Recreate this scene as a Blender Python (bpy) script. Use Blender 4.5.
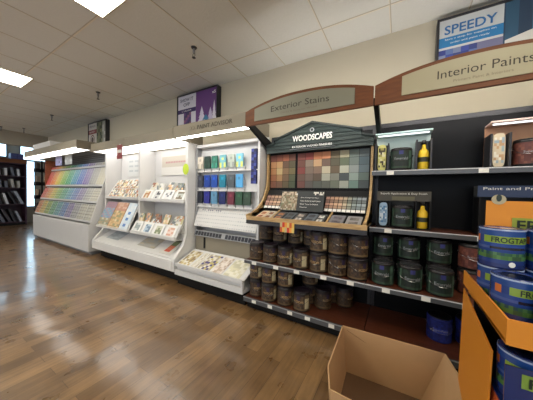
import bpy, math, random
from mathutils import Matrix, Vector
random.seed(7)
S = bpy.context.scene
COL = S.collection
for o in list(bpy.data.objects):
    bpy.data.objects.remove(o)

# ------------------------------------------------------------------ camera
cam_d = bpy.data.cameras.new('camera')
cam = bpy.data.objects.new('camera', cam_d)
COL.objects.link(cam)
cam_d.sensor_width = 36.0
cam_d.lens = 224.442 * 36.0 / 533.0
cam_d.clip_start = 0.02
cam_d.clip_end = 60
R3 = Matrix(((0.86088947, -0.0316753, 0.50780507),
             (0.50834049, 0.0115096, -0.86107925),
             (0.02143031, 0.99943194, 0.02601033)))
cam.matrix_world = Matrix.Translation((0, 0, 1.27)) @ R3.to_4x4()
S.camera = cam

# ------------------------------------------------------------------ world / exposure
S.view_settings.view_transform = 'Standard'
S.view_settings.look = 'None'
S.view_settings.gamma = 1.0
S.view_settings.use_curve_mapping = False
S.view_settings.exposure = 0.75
W = bpy.data.worlds.new('world')
S.world = W
W.use_nodes = True
W.node_tree.nodes['Background'].inputs[0].default_value = (0.75, 0.85, 1.0, 1)
W.node_tree.nodes['Background'].inputs[1].default_value = 0.5

L_TROFFER = 9.0     # ceiling troffer lens
L_CANOPY = 1.7      # lens under the fixture canopies
L_WINDOW = 2.0      # daylight in the far windows


def lin(c):
    r = []
    for v in c:
        v = v / 255.0
        r.append(v / 12.92 if v <= 0.04045 else ((v + 0.055) / 1.055) ** 2.4)
    return tuple(r)


# ------------------------------------------------------------------ materials
def mat(name, rgb, rough=0.6, metal=0.0, emit=0.0, noise=0.0, nscale=8.0, trans=0.0, spec=0.5, coat=0.0, bump=0.0):
    m = bpy.data.materials.new(name)
    m.use_nodes = True
    nt = m.node_tree
    b = nt.nodes['Principled BSDF']
    c = lin(rgb) + (1,)
    b.inputs['Base Color'].default_value = c
    b.inputs['Roughness'].default_value = rough
    b.inputs['Metallic'].default_value = metal
    b.inputs['Specular IOR Level'].default_value = spec
    b.inputs['Transmission Weight'].default_value = trans
    b.inputs['Coat Weight'].default_value = coat
    if emit:
        b.inputs['Emission Color'].default_value = c
        b.inputs['Emission Strength'].default_value = emit
    if noise or bump:
        tc = nt.nodes.new('ShaderNodeTexCoord')
        n = nt.nodes.new('ShaderNodeTexNoise')
        n.inputs['Scale'].default_value = nscale
        n.inputs['Detail'].default_value = 4
        nt.links.new(tc.outputs['Object'], n.inputs['Vector'])
        if noise:
            mr = nt.nodes.new('ShaderNodeMapRange')
            mr.inputs[3].default_value = 1 - noise
            mr.inputs[4].default_value = 1 + noise
            nt.links.new(n.outputs[0], mr.inputs[0])
            vm = nt.nodes.new('ShaderNodeVectorMath')
            vm.operation = 'SCALE'
            vm.inputs[0].default_value = c[:3]
            nt.links.new(mr.outputs[0], vm.inputs['Scale'])
            nt.links.new(vm.outputs[0], b.inputs['Base Color'])
        if bump:
            bp = nt.nodes.new('ShaderNodeBump')
            bp.inputs['Strength'].default_value = bump
            bp.inputs['Distance'].default_value = 0.01
            nt.links.new(n.outputs[0], bp.inputs['Height'])
            nt.links.new(bp.outputs[0], b.inputs['Normal'])
    return m


def mat_print(name, rough=0.55, coat=0.0):
    m = bpy.data.materials.new(name)
    m.use_nodes = True
    nt = m.node_tree
    b = nt.nodes['Principled BSDF']
    a = nt.nodes.new('ShaderNodeAttribute')
    a.attribute_name = 'ink'
    nt.links.new(a.outputs['Color'], b.inputs['Base Color'])
    b.inputs['Roughness'].default_value = rough
    b.inputs['Coat Weight'].default_value = coat
    return m


def mat_wood(name, c1, c2, scale=(1, 1, 12), rough=0.45, detail=5):
    m = bpy.data.materials.new(name)
    m.use_nodes = True
    nt = m.node_tree
    b = nt.nodes['Principled BSDF']
    tc = nt.nodes.new('ShaderNodeTexCoord')
    mp = nt.nodes.new('ShaderNodeMapping')
    mp.inputs['Scale'].default_value = scale
    n = nt.nodes.new('ShaderNodeTexNoise')
    n.inputs['Scale'].default_value = 4
    n.inputs['Detail'].default_value = detail
    cr = nt.nodes.new('ShaderNodeValToRGB')
    cr.color_ramp.elements[0].position = 0.3
    cr.color_ramp.elements[1].position = 0.7
    cr.color_ramp.elements[0].color = lin(c1) + (1,)
    cr.color_ramp.elements[1].color = lin(c2) + (1,)
    nt.links.new(tc.outputs['Object'], mp.inputs[0])
    nt.links.new(mp.outputs[0], n.inputs['Vector'])
    nt.links.new(n.outputs[0], cr.inputs[0])
    nt.links.new(cr.outputs[0], b.inputs['Base Color'])
    b.inputs['Roughness'].default_value = rough
    return m


def mat_floor():
    m = bpy.data.materials.new('wood_plank_floor')
    m.use_nodes = True
    nt = m.node_tree
    N = nt.nodes.new
    Lk = nt.links.new
    b = nt.nodes['Principled BSDF']
    tc = N('ShaderNodeTexCoord')
    sp = N('ShaderNodeSeparateXYZ')
    cb = N('ShaderNodeCombineXYZ')
    Lk(tc.outputs['Object'], sp.inputs[0])
    Lk(sp.outputs['Y'], cb.inputs['X'])
    Lk(sp.outputs['X'], cb.inputs['Y'])
    br = N('ShaderNodeTexBrick')
    br.offset = 0.37
    br.inputs['Scale'].default_value = 1.0
    br.inputs['Brick Width'].default_value = 0.92
    br.inputs['Row Height'].default_value = 0.105
    br.inputs['Mortar Size'].default_value = 0.0016
    br.inputs['Mortar Smooth'].default_value = 0.4
    br.inputs['Bias'].default_value = -0.05
    br.inputs['Color1'].default_value = lin((132, 102, 68)) + (1,)
    br.inputs['Color2'].default_value = lin((98, 72, 44)) + (1,)
    br.inputs['Mortar'].default_value = lin((70, 50, 32)) + (1,)
    Lk(cb.outputs[0], br.inputs['Vector'])
    mp = N('ShaderNodeMapping')
    mp.inputs['Scale'].default_value = (2.2, 26, 1)
    Lk(cb.outputs[0], mp.inputs[0])
    n = N('ShaderNodeTexNoise')
    n.inputs['Scale'].default_value = 1.6
    n.inputs['Detail'].default_value = 6
    n.inputs['Distortion'].default_value = 0.25
    Lk(mp.outputs[0], n.inputs['Vector'])
    n2 = N('ShaderNodeTexNoise')
    n2.inputs['Scale'].default_value = 5.0
    n2.inputs['Detail'].default_value = 3
    Lk(cb.outputs[0], n2.inputs['Vector'])
    add = N('ShaderNodeMath')
    add.operation = 'ADD'
    Lk(n.outputs[0], add.inputs[0])
    Lk(n2.outputs[0], add.inputs[1])
    mr = N('ShaderNodeMapRange')
    mr.inputs[1].default_value = 0.7
    mr.inputs[2].default_value = 1.3
    mr.inputs[3].default_value = 0.66
    mr.inputs[4].default_value = 1.3
    Lk(add.outputs[0], mr.inputs[0])
    vm = N('ShaderNodeVectorMath')
    vm.operation = 'SCALE'
    Lk(br.outputs['Color'], vm.inputs[0])
    Lk(mr.outputs[0], vm.inputs['Scale'])
    Lk(vm.outputs[0], b.inputs['Base Color'])
    mr2 = N('ShaderNodeMapRange')
    mr2.inputs[3].default_value = 0.2
    mr2.inputs[4].default_value = 0.4
    b.inputs['Specular IOR Level'].default_value = 0.5
    b.inputs['Coat Weight'].default_value = 0.7
    b.inputs['Coat Roughness'].default_value = 0.1
    Lk(n2.outputs[0], mr2.inputs[0])
    Lk(mr2.outputs[0], b.inputs['Roughness'])
    bp = N('ShaderNodeBump')
    bp.inputs['Strength'].default_value = 0.1
    bp.inputs['Distance'].default_value = 0.004
    Lk(n.outputs[0], bp.inputs['Height'])
    Lk(bp.outputs[0], b.inputs['Normal'])
    n3 = N('ShaderNodeTexNoise')
    n3.inputs['Scale'].default_value = 3.2
    n3.inputs['Detail'].default_value = 1
    Lk(cb.outputs[0], n3.inputs['Vector'])
    bp2 = N('ShaderNodeBump')
    bp2.inputs['Strength'].default_value = 0.35
    bp2.inputs['Distance'].default_value = 0.012
    Lk(n3.outputs[0], bp2.inputs['Height'])
    Lk(bp2.outputs[0], bp.inputs['Normal'])
    Lk(bp2.outputs[0], b.inputs['Coat Normal'])
    return m


M = {}
M['floor'] = mat_floor()
M['ceil'] = mat('ceiling_tile', (228, 229, 226), 0.95, noise=0.035, nscale=55, bump=0.25)
M['tbar'] = mat('ceiling_grid_metal', (236, 230, 216), 0.6)
M['seam'] = mat('ceiling_tile_seam', (196, 190, 178), 0.9)
M['wall'] = mat('painted_greige_wall', (188, 180, 160), 0.85, noise=0.02, nscale=3)
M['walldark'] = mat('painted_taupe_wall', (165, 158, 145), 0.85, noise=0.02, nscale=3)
M['base'] = mat('base_rubber', (40, 36, 34), 0.6)
M['white'] = mat('white_laminate', (214, 213, 212), 0.4, noise=0.012, nscale=4)
M['whitemetal'] = mat('white_metal', (205, 205, 206), 0.35, noise=0.01)
M['grey'] = mat('grey_metal', (150, 152, 156), 0.4, metal=0.3, noise=0.03)
M['greige'] = mat('greige_canopy', (136, 128, 112), 0.55, noise=0.03, nscale=12)
M['lens'] = mat('lit_lens', (255, 252, 246), 0.6, emit=L_CANOPY)
M['troffer'] = mat('lit_troffer_lens', (255, 248, 228), 0.6, emit=L_TROFFER)
M['troffer2'] = mat('troffer_frame', (196, 188, 170), 0.5, noise=0.02)
M['tube'] = mat('lit_tube', (255, 247, 232), 0.6, emit=4.0)
M['tube2'] = mat('lit_fascia_tube', (255, 250, 242), 0.6, emit=24.0)
M['glow'] = mat('lit_box_strip', (240, 248, 250), 0.6, emit=1.0)
M['lens2'] = mat('lit_strip_lens', (255, 252, 246), 0.6, emit=8.0)
M['window'] = mat('daylight_glass', (196, 232, 255), 0.2, emit=L_WINDOW)
M['fill_window'] = mat('added_storefront_fill', (222, 236, 255), 0.2, emit=1.1)  # glow for the added, unseen storefront panes
M['winframe'] = mat('window_frame_metal', (120, 130, 140), 0.4, metal=0.5, noise=0.02)
M['black'] = mat('black_board', (15, 16, 19), 0.4, noise=0.1, nscale=3, spec=0.12)
M['blackm'] = mat('black_metal', (13, 13, 14), 0.5, noise=0.08, spec=0.2)
M['dark'] = mat('dark_grey_metal', (52, 52, 56), 0.4, metal=0.3, noise=0.06)
M['nose'] = mat('grey_price_channel', (84, 86, 90), 0.35, metal=0.25, noise=0.05, nscale=20)
M['tag'] = mat('white_card', (226, 224, 216), 0.6, noise=0.02)
M['deck'] = mat_wood('red_brown_deck', (66, 34, 23), (96, 50, 33), (2, 12, 2), 0.35)
M['orangewood'] = mat_wood('warm_fascia_wood', (100, 52, 16), (116, 64, 22), (2, 2, 14), 0.6)
M['palewood'] = mat_wood('pale_oak_trim', (166, 132, 86), (198, 166, 116), (3, 3, 14), 0.45)
M['endwood'] = mat_wood('warm_end_wood', (128, 72, 48), (156, 92, 62), (3, 3, 14), 0.45)
M['signpanel'] = mat('sign_panel_sage', (132, 130, 112), 0.5, noise=0.02)
M['signpanel2'] = mat('sign_panel_cream', (170, 161, 132), 0.5, noise=0.02)
M['ink'] = mat('dark_ink', (58, 52, 42), 0.6, noise=0.02)
M['inkl'] = mat('soft_brown_ink', (122, 112, 92), 0.6, noise=0.02)
M['inkw'] = mat('white_ink', (232, 232, 226), 0.6, noise=0.02)
M['inkb'] = mat('blue_ink', (44, 104, 160), 0.6, noise=0.02)
M['inkn'] = mat('navy_ink', (34, 34, 70), 0.6, noise=0.02)
M['inkg'] = mat('black_green_ink', (14, 30, 18), 0.6, noise=0.02)
M['green'] = mat('dark_green_clapboard', (42, 56, 54), 0.6, noise=0.05, nscale=10)
M['greend'] = mat('deep_green_trim', (30, 44, 42), 0.55, noise=0.05)
M['print'] = mat_print('printed_card')
M['gloss'] = mat_print('printed_gloss', 0.25, 0.3)
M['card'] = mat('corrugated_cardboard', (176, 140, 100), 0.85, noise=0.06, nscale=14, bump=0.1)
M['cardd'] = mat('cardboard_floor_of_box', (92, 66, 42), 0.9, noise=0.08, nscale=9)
M['orange'] = mat('orange_display_board', (208, 132, 36), 0.55, noise=0.03, nscale=5)
M['orangered'] = mat('red_orange_display_board', (190, 84, 34), 0.6, noise=0.05)
M['plastic'] = mat('clear_acrylic', (235, 242, 242), 0.08, trans=0.85)
M['can'] = mat('can_black_plastic', (28, 26, 26), 0.3, noise=0.05)
M['lid'] = mat('can_lid_metal', (70, 68, 72), 0.25, metal=0.7, noise=0.05)
M['lidp'] = mat('can_lid_dark_plum', (40, 32, 42), 0.28, metal=0.2, noise=0.05)
M['wire'] = mat('bail_wire', (128, 128, 130), 0.25, metal=0.9, noise=0.02)
M['shrink'] = mat('blue_shrink_film', (24, 42, 98), 0.2, noise=0.06, coat=0.5)
M['yellow'] = mat('yellow_bottle', (232, 196, 38), 0.3, noise=0.03)
M['purple'] = mat('maroon_bookcase', (52, 28, 44), 0.5, noise=0.08)
M['lime'] = mat('lime_tag', (190, 214, 60), 0.5, noise=0.02)
M['red'] = mat('dark_red_tag', (136, 52, 56), 0.5, noise=0.03)
M['slat'] = mat('grey_slat_board', (104, 106, 108), 0.5, noise=0.06)


# ------------------------------------------------------------------ mesh builder
ORG = {}


class MB:
    def __init__(s):
        s.v, s.f, s.m, s.c = [], [], [], []

    def face(s, pts, m='white', c=(200, 200, 200)):
        i = len(s.v)
        s.v += [tuple(p) for p in pts]
        s.f.append(tuple(range(i, i + len(pts))))
        s.m.append(m)
        s.c.append(c)
        return s

    def box(s, x0, x1, y0, y1, z0, z1, m='white', c=(200, 200, 200)):
        p = [(x0, y0, z0), (x1, y0, z0), (x1, y1, z0), (x0, y1, z0), (x0, y0, z1), (x1, y0, z1), (x1, y1, z1), (x0, y1, z1)]
        i = len(s.v)
        s.v += p
        for q in ((0, 3, 2, 1), (4, 5, 6, 7), (0, 1, 5, 4), (1, 2, 6, 5), (2, 3, 7, 6), (3, 0, 4, 7)):
            s.f.append(tuple(i + k for k in q))
            s.m.append(m)
            s.c.append(c)
        return s

    def prism(s, poly, axis, a, b, m='white', c=(200, 200, 200), mf=None):
        """poly: 2-D outline; axis 'x' -> (y,z), 'y' -> (x,z), 'z' -> (x,y); extruded a..b"""
        def P(q, t):
            return {'x': (t, q[0], q[1]), 'y': (q[0], t, q[1]), 'z': (q[0], q[1], t)}[axis]
        n = len(poly)
        i = len(s.v)
        s.v += [P(q, a) for q in poly] + [P(q, b) for q in poly]
        s.f.append(tuple(range(i, i + n)))
        s.f.append(tuple(reversed(range(i + n, i + 2 * n))))
        s.m += [mf or m, m]
        s.c += [c, c]
        for k in range(n):
            s.f.append((i + k, i + (k + 1) % n, i + n + (k + 1) % n, i + n + k)[::-1])
            s.m.append(m)
            s.c.append(c)
        return s

    def strip(s, p, q, w0, w1, th, m='white', c=(200, 200, 200)):
        return s

    def lathe(s, prof, cx=0, cy=0, n=24, m='white', cf=None, c=(200, 200, 200), cap=True):
        i = len(s.v)
        for (r, z) in prof:
            for k in range(n):
                a = 2 * math.pi * k / n
                s.v.append((cx + r * math.cos(a), cy + r * math.sin(a), z))
        for j in range(len(prof) - 1):
            for k in range(n):
                k2 = (k + 1) % n
                s.f.append((i + j * n + k, i + j * n + k2, i + (j + 1) * n + k2, i + (j + 1) * n + k))
                s.m.append(m)
                s.c.append(cf((k + .5) / n, j) if cf else c)
        if cap:
            s.f.append(tuple(i + k for k in reversed(range(n))))
            s.m.append(m)
            s.c.append(c)
            s.f.append(tuple(i + (len(prof) - 1) * n + k for k in range(n)))
            s.m.append(m)
            s.c.append(c)
        return s

    def tube(s, pts, r, m='wire', n=6, c=(200, 200, 200)):
        pts = [Vector(p) for p in pts]
        i = len(s.v)
        for j, p in enumerate(pts):
            t = (pts[min(j + 1, len(pts) - 1)] - pts[max(j - 1, 0)]).normalized()
            up = Vector((0, 0, 1)) if abs(t.z) < .9 else Vector((1, 0, 0))
            a = t.cross(up).normalized()
            b = t.cross(a).normalized()
            for k in range(n):
                g = 2 * math.pi * k / n
                s.v.append(tuple(p + a * r * math.cos(g) + b * r * math.sin(g)))
        for j in range(len(pts) - 1):
            for k in range(n):
                k2 = (k + 1) % n
                s.f.append((i + j * n + k, i + j * n + k2, i + (j + 1) * n + k2, i + (j + 1) * n + k))
                s.m.append(m)
                s.c.append(c)
        s.f.append(tuple(i + k for k in range(n)))
        s.f.append(tuple(i + (len(pts) - 1) * n + k for k in reversed(range(n))))
        s.m += [m, m]
        s.c += [c, c]
        return s

    def slab(s, A, B, C, D, th, m='print', c=(200, 200, 200)):
        """quad A B C D (counter-clockwise seen from its front) given thickness th behind it"""
        A, B, C, D = map(Vector, (A, B, C, D))
        nrm = (B - A).cross(D - A).normalized() * th
        i = len(s.v)
        s.v += [tuple(p) for p in (A, B, C, D)] + [tuple(p - nrm) for p in (A, B, C, D)]
        for q in ((0, 1, 2, 3), (7, 6, 5, 4), (0, 4, 5, 1), (1, 5, 6, 2), (2, 6, 7, 3), (3, 7, 4, 0)):
            s.f.append(tuple(i + k for k in q))
            s.m.append(m)
            s.c.append(c)
        return s

    def cells(s, A, B, D, nu, nv, cf, m='print', gap=0.0, off=0.002, th=0.0):
        """grid of coloured cells on the parallelogram A (low left), B (low right), D (up left)"""
        A, B, D = map(Vector, (A, B, D))
        u, v = (B - A), (D - A)
        n = u.cross(v).normalized() * off
        for i in range(nu):
            for j in range(nv):
                col = cf(i, j)
                if col is None:
                    continue
                g = gap
                a0, a1, b0, b1 = (i + g) / nu, (i + 1 - g) / nu, (j + g) / nv, (j + 1 - g) / nv
                s.face([A + u * a0 + v * b0 + n, A + u * a1 + v * b0 + n, A + u * a1 + v * b1 + n, A + u * a0 + v * b1 + n], m, col)
        return s

    def build(s, name, parent=None, smooth=False, org=None):
        me = bpy.data.meshes.new(name)
        o0 = ORG.get(parent.name, (0, 0, 0)) if parent else (org or (0, 0, 0))
        me.from_pydata([(x - o0[0], y - o0[1], z - o0[2]) for x, y, z in s.v], [], s.f)
        names = []
        for k in s.m:
            if k not in names:
                names.append(k)
        for k in names:
            me.materials.append(M[k])
        me.polygons.foreach_set('material_index', [names.index(k) for k in s.m])
        if any(k in ('print', 'gloss') for k in names):
            at = me.color_attributes.new('ink', 'FLOAT_COLOR', 'CORNER')
            buf = []
            for p, c in zip(me.polygons, s.c):
                buf += (list(lin(c)) + [1.0]) * p.loop_total
            at.data.foreach_set('color', buf)
        if smooth:
            me.polygons.foreach_set('use_smooth', [len(f) == 4 for f in s.f])
        me.update()
        o = bpy.data.objects.new(name, me)
        COL.objects.link(o)
        if parent:
            o.parent = parent
            ORG[o.name] = o0
        else:
            o.location = o0
            ORG[o.name] = o0
        return o


def tag(o, label, cat, group=None, kind=None):
    if label:
        o['label'] = label
    if cat:
        o['category'] = cat
    if group:
        o['group'] = group
    if kind:
        o['kind'] = kind
    return o


def thing(name, loc, label, cat, group=None):
    o = bpy.data.objects.new(name, None)
    o.empty_display_size = 0.05
    COL.objects.link(o)
    o.location = loc
    ORG[o.name] = tuple(loc)
    return tag(o, label, cat, group)


def struct(o):
    o['kind'] = 'structure'
    return o


def dup(o, loc, rz=0, label=None, group=None):
    r = o.copy()
    COL.objects.link(r)
    r.location = loc
    r.rotation_euler = (0, 0, rz)
    ORG[r.name] = tuple(loc)
    if label:
        r['label'] = label
    if group:
        r['group'] = group
    for ch in list(o.children):
        c = ch.copy()
        COL.objects.link(c)
        c.parent = r
        for g in list(ch.children):
            d = g.copy()
            COL.objects.link(d)
            d.parent = c
    return r


def text_mesh(body, w, h, depth=0.0015, bold=0.0, spacing=1.0):
    cu = bpy.data.curves.new('t', 'FONT')
    cu.body = body
    cu.extrude = 0.0
    cu.offset = bold
    cu.space_character = spacing
    cu.resolution_u = 3
    ob = bpy.data.objects.new('t', cu)
    COL.objects.link(ob)
    bpy.context.view_layer.update()
    me = bpy.data.meshes.new_from_object(ob.evaluated_get(bpy.context.evaluated_depsgraph_get()))
    bpy.data.objects.remove(ob)
    xs = [v.co.x for v in me.vertices]
    ys = [v.co.y for v in me.vertices]
    x0, x1, y0, y1 = min(xs), max(xs), min(ys), max(ys)
    vs = [((v.co.x - x0) / (x1 - x0) * w - w / 2, (v.co.y - y0) / (y1 - y0) * h - h / 2) for v in me.vertices]
    fs = [tuple(p.vertices) for p in me.polygons]
    bpy.data.meshes.remove(me)
    return vs, fs


def lettering(body, cx, y, cz, w, h, m, parent, name='lettering', bold=0.0, arc=None, tilt=0.0, ux=None, uz=None, spacing=1.0):
    """upright text facing -Y; or on a plane given by unit vectors ux, uz through (cx,y,cz)"""
    vs, fs = text_mesh(body, w, h, bold=bold, spacing=spacing)
    b = MB()
    if ux is None:
        ux, uz = Vector((1, 0, 0)), Vector((0, 0, 1))
    n = ux.cross(uz).normalized()
    b.v = [tuple(Vector((cx, y, cz)) + ux * p[0] + uz * (p[1] + (arc(p[0]) if arc else 0)) + n * 0.0015) for p in vs]
    b.f = fs
    b.m = [m] * len(fs)
    b.c = [(0, 0, 0)] * len(fs)
    return b.build(name, parent)


def wrap_text(body, r, zc, arc_len, h, a0, m, parent, name='lettering', bold=0.0):
    vs, fs = text_mesh(body, arc_len, h, bold=bold)
    b = MB()
    b.v = [(r * math.cos(a0 + p[0] / r), r * math.sin(a0 + p[0] / r), zc + p[1]) for p in vs]
    b.f = fs
    b.m = [m] * len(fs)
    b.c = [(0, 0, 0)] * len(fs)
    return b.build(name, parent)


ORD = ['first', 'second', 'third', 'fourth', 'fifth', 'sixth', 'seventh', 'eighth', 'ninth', 'tenth', 'eleventh', 'twelfth',
       'thirteenth', 'fourteenth']

# ================================================================== THE SETTING
b = MB().face([(-12.3, -6, 0), (5, -6, 0), (5, 3.6, 0), (-12.3, 3.6, 0)], 'floor')
struct(b.build('floor'))
H = 2.97
b = MB()
b.face([(-12.3, -6, H), (-12.3, 3.6, H), (5, 3.6, H), (5, -6, H)], 'ceil')
# grid of the drop ceiling, bars flush under the tiles
xs = [-0.12 - 0.61 * k for k in range(-8, 17)]
ys = [2.28 - 1.22 * k for k in range(7)]
for x in xs:
    b.box(x - 0.004, x + 0.004, -6, 2.68, H - 0.003, H, 'seam')
    b.box(x - 0.011, x - 0.004, -6, 2.68, H - 0.002, H, 'tbar')
for y in ys:
    b.box(-9.8, 5, y - 0.004, y + 0.004, H - 0.003, H, 'seam')
    b.box(-9.8, 5, y + 0.004, y + 0.018, H - 0.002, H, 'tbar')
struct(b.build('ceiling'))
struct(MB().box(-9.86, 5, 2.69, 2.8, 0, H, 'wall').build('wall_back'))
struct(MB().box(-9.96, -9.86, -6, 2.69, 2.56, H, 'walldark').build('trim_1'))
struct(MB().box(-12.3, -9.96, 3.4, 3.5, 0, H, 'walldark').build('wall_far_side'))
b = MB().box(-12.3, -12.2, -6, 3.4, 0, H, 'walldark')
struct(b.build('wall_left'))
struct(MB().box(5, 5.1, -6, 3.6, 0, H, 'wall').build('wall_right'))
b = MB().box(-12.3, 5, -6.1, -6, 0, .5, 'wall').box(-12.3, 5, -6.1, -6, 2.7, H, 'wall')
for k in range(6):
    b.box(-12.3 + k * 3.4, -12.3 + k * 3.4 + .3, -6.1, -6, .5, 2.7, 'wall')
struct(b.build('wall_front'))


def window(n, y0, y1, z0, z1):
    w = MB().box(-12.2, -12.185, y0, y1, z0, z1, 'window').build('window_%d' % n)
    struct(w)
    f = MB()
    f.box(-12.2, -12.16, y0 - .03, y0, z0 - .03, z1 + .03, 'winframe').box(-12.2, -12.16, y1, y1 + .03, z0 - .03, z1 + .03, 'winframe')
    f.box(-12.2, -12.16, y0, y1, z0 - .03, z0, 'winframe').box(-12.2, -12.16, y0, y1, z1, z1 + .03, 'winframe')
    f.build('window_frame', w)


for k in range(5):  # unseen storefront windows added behind the camera to brighten ceiling and floor
    xa = -12.0 + k * 3.4
    w = MB().box(xa, xa + 3.1, -6.06, -6.04, .5, 2.7, 'fill_window').build('window_%d' % (k + 4))
    struct(w)
    MB().box(xa + 1.53, xa + 1.57, -6.04, -6.01, .5, 2.7, 'winframe').build('window_frame', w)
window(1, 2.66, 2.92, 0.62, 2.32)
window(2, 2.56, 3.3, 2.38, 2.9)
window(3, 1.2, 2.2, 2.42, 2.9)
struct(MB().box(-9.86, 5, 2.675, 2.69, 0, 0.1, 'base').build('baseboard_back'))

# ---- ceiling lights
tro = None
lights = [(-2.255, 0.50, 'lit ceiling panel nearest the camera, cut by the top edge of the picture'),
          (-5.18, 0.565, 'lit ceiling panel at the left edge of the picture')]
added_panels = [(-8.36, 0.46), (0.79, 0.46), (-2.255, -2.0), (-5.305, -2.0), (0.79, -2.0), (3.8, -1.0), (-2.255, -4.4), (-8.36, -3.5), (0.79, -4.4)]  # out-of-view panels, added to lift the brightness of ceiling and floor
for k, (x, y, lb) in enumerate(lights + [(a, c, 'added unseen ceiling light panel behind the viewer, raising the overall brightness') for a, c in added_panels]):
    if tro is None:
        t = thing('ceiling_light', (x, y, H), lb, 'ceiling light', 'recessed ceiling light panels')
        f = MB()
        X0, X1, Y0, Y1 = x - .3, x + .3, y - .605, y + .605
        f.box(X0, X0 + .012, Y0, Y1, H - .012, H - .001, 'troffer2').box(X1 - .012, X1, Y0, Y1, H - .012, H - .001, 'troffer2')
        f.box(X0 + .012, X1 - .012, Y0, Y0 + .012, H - .012, H - .001, 'troffer2').box(X0 + .012, X1 - .012, Y1 - .012, Y1, H - .012, H - .001, 'troffer2')
        f.build('frame', t)
        MB().box(X0 + .012, X1 - .012, Y0 + .012, Y1 - .012, H - .008, H - .002, 'troffer').build('diffuser', t)
        tro = t
    else:
        dup(tro, (x, y, H), 0, lb)
        if k >= 2:
            pass

# ---- sprinklers
sp0 = None
for (x, y, lb) in [(-2.12, 1.85, 'sprinkler head hanging nearest, above the purple poster'),
                   (-4.53, 1.88, 'sprinkler head, second nearest, left of the purple poster'),
                   (-6.87, 1.94, 'sprinkler head above the rainbow colour rack, third nearest'),
                   (-9.45, 1.62, 'leftmost small sprinkler head near the far bulkhead'),
                   (-9.1, 1.98, 'small sprinkler head near the far bulkhead, right of the leftmost one')]:
    if sp0 is None:
        t = thing('sprinkler_head', (x, y, H), lb, 'sprinkler', 'fire sprinklers on the ceiling')
        MB().lathe([(.035, H - .004), (.03, H - .014), (.012, H - .018)], x, y, 16, 'dark').build('escutcheon', t)
        MB().lathe([(.011, H - .075), (.015, H - .06), (.013, H - .016)], x, y, 10, 'grey').build('pipe', t)
        q = MB().tube([(x - .014, y, H - .075), (x - .018, y, H - .1), (x, y, H - .118)], .004, 'dark')
        q.tube([(x + .014, y, H - .075), (x + .018, y, H - .1), (x, y, H - .118)], .004, 'dark')
        q.lathe([(.021, H - .124), (.021, H - .119)], x, y, 12, 'dark')
        q.build('deflector', t)
        sp0 = t
    else:
        dup(sp0, (x, y, H), 0, lb)

# ================================================================== GONDOLA SHELVING
def gondola(x0, x1, shelves, label, ntags):
    t = thing('shelving_unit', ((x0 + x1) / 2, 2.3, 0), label, 'shelf')
    MB().box(x0, x1, 2.55, 2.6, 0.0, 2.0, 'black').box(x0, x1, 2.545, 2.55, 1.96, 2.0, 'dark').build('back_panel', t)
    k = MB().box(x0 + .002, x1 - .002, 2.06, 2.55, 0, 0.09, 'blackm')
    k.build('kick_plate', t)
    d = MB().box(x0 + .002, x1 - .002, 2.0, 2.548, 0.09, 0.137, 'blackm')
    d.box(x0 + .004, x1 - .004, 2.0, 2.547, 0.137, 0.141, 'deck')
    dk = d.build('base_deck', t)
    n = MB().box(x0 + .002, x1 - .002, 1.985, 2.0, 0.095, 0.145, 'nose').box(x0 + .002, x1 - .002, 1.982, 1.985, 0.137, 0.145, 'grey').build('price_rail', dk)
    for i in range(ntags):
        xx = x0 + (x1 - x0) * (i + .6) / ntags + random.uniform(-.02, .02)
        MB().box(xx, xx + .05, 1.981, 1.985, .102, .134, 'tag').build('price_tag', dk)
    for (z, yf) in shelves:
        s_ = MB().box(x0 + .004, x1 - .004, yf, 2.548, z - .016, z - .004, 'dark').box(x0 + .006, x1 - .006, yf + .002, 2.547, z - .004, z, 'deck')
        sh = s_.build('shelf', t)
        MB().box(x0 + .002, x1 - .002, yf - .014, yf, z - .036, z + .004, 'nose').box(x0 + .002, x1 - .002, yf - .017, yf - .014, z - .003, z + .004, 'whitemetal').build('price_rail', sh)
        tg = 5 if z < .6 else 2
        for i in range(tg):
            xx = x0 + (x1 - x0) * (i + .5) / tg + random.uniform(-.02, .02)
            if z > .6:
                xx = x0 + .12 + i * .6
            MB().box(xx, xx + .055, yf - .018, yf - .014, z - .034, z - .004, 'tag').build('price_tag', sh)
        for xx in (x0 + .01, x1 - .016):
            MB().prism([(2.42, z - .016), (2.535, z - .016), (2.535, z - .05)], 'x', xx, xx + .006, 'blackm').build('bracket', sh)
    for xx in (x0 + .002, x1 - .032):
        MB().box(xx, xx + .03, 2.535, 2.55, .15, 1.98, 'dark').build('upright', t)
    return t


gondola(-1.44, -0.22, [(0.55, 2.0)], 'black shelving bay of brown stain cans under the clapboard stain display', 6)
gondola(-0.22, 1.0, [(0.55, 2.0), (0.995, 2.2), (1.495, 2.24)], 'black shelving bay of green cans with lit sample boxes on upper shelves', 5)
gondola(1.0, 2.22, [(0.55, 2.0), (0.995, 2.2), (1.495, 2.24)], 'black shelving bay beyond the right edge of the picture', 5)


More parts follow.
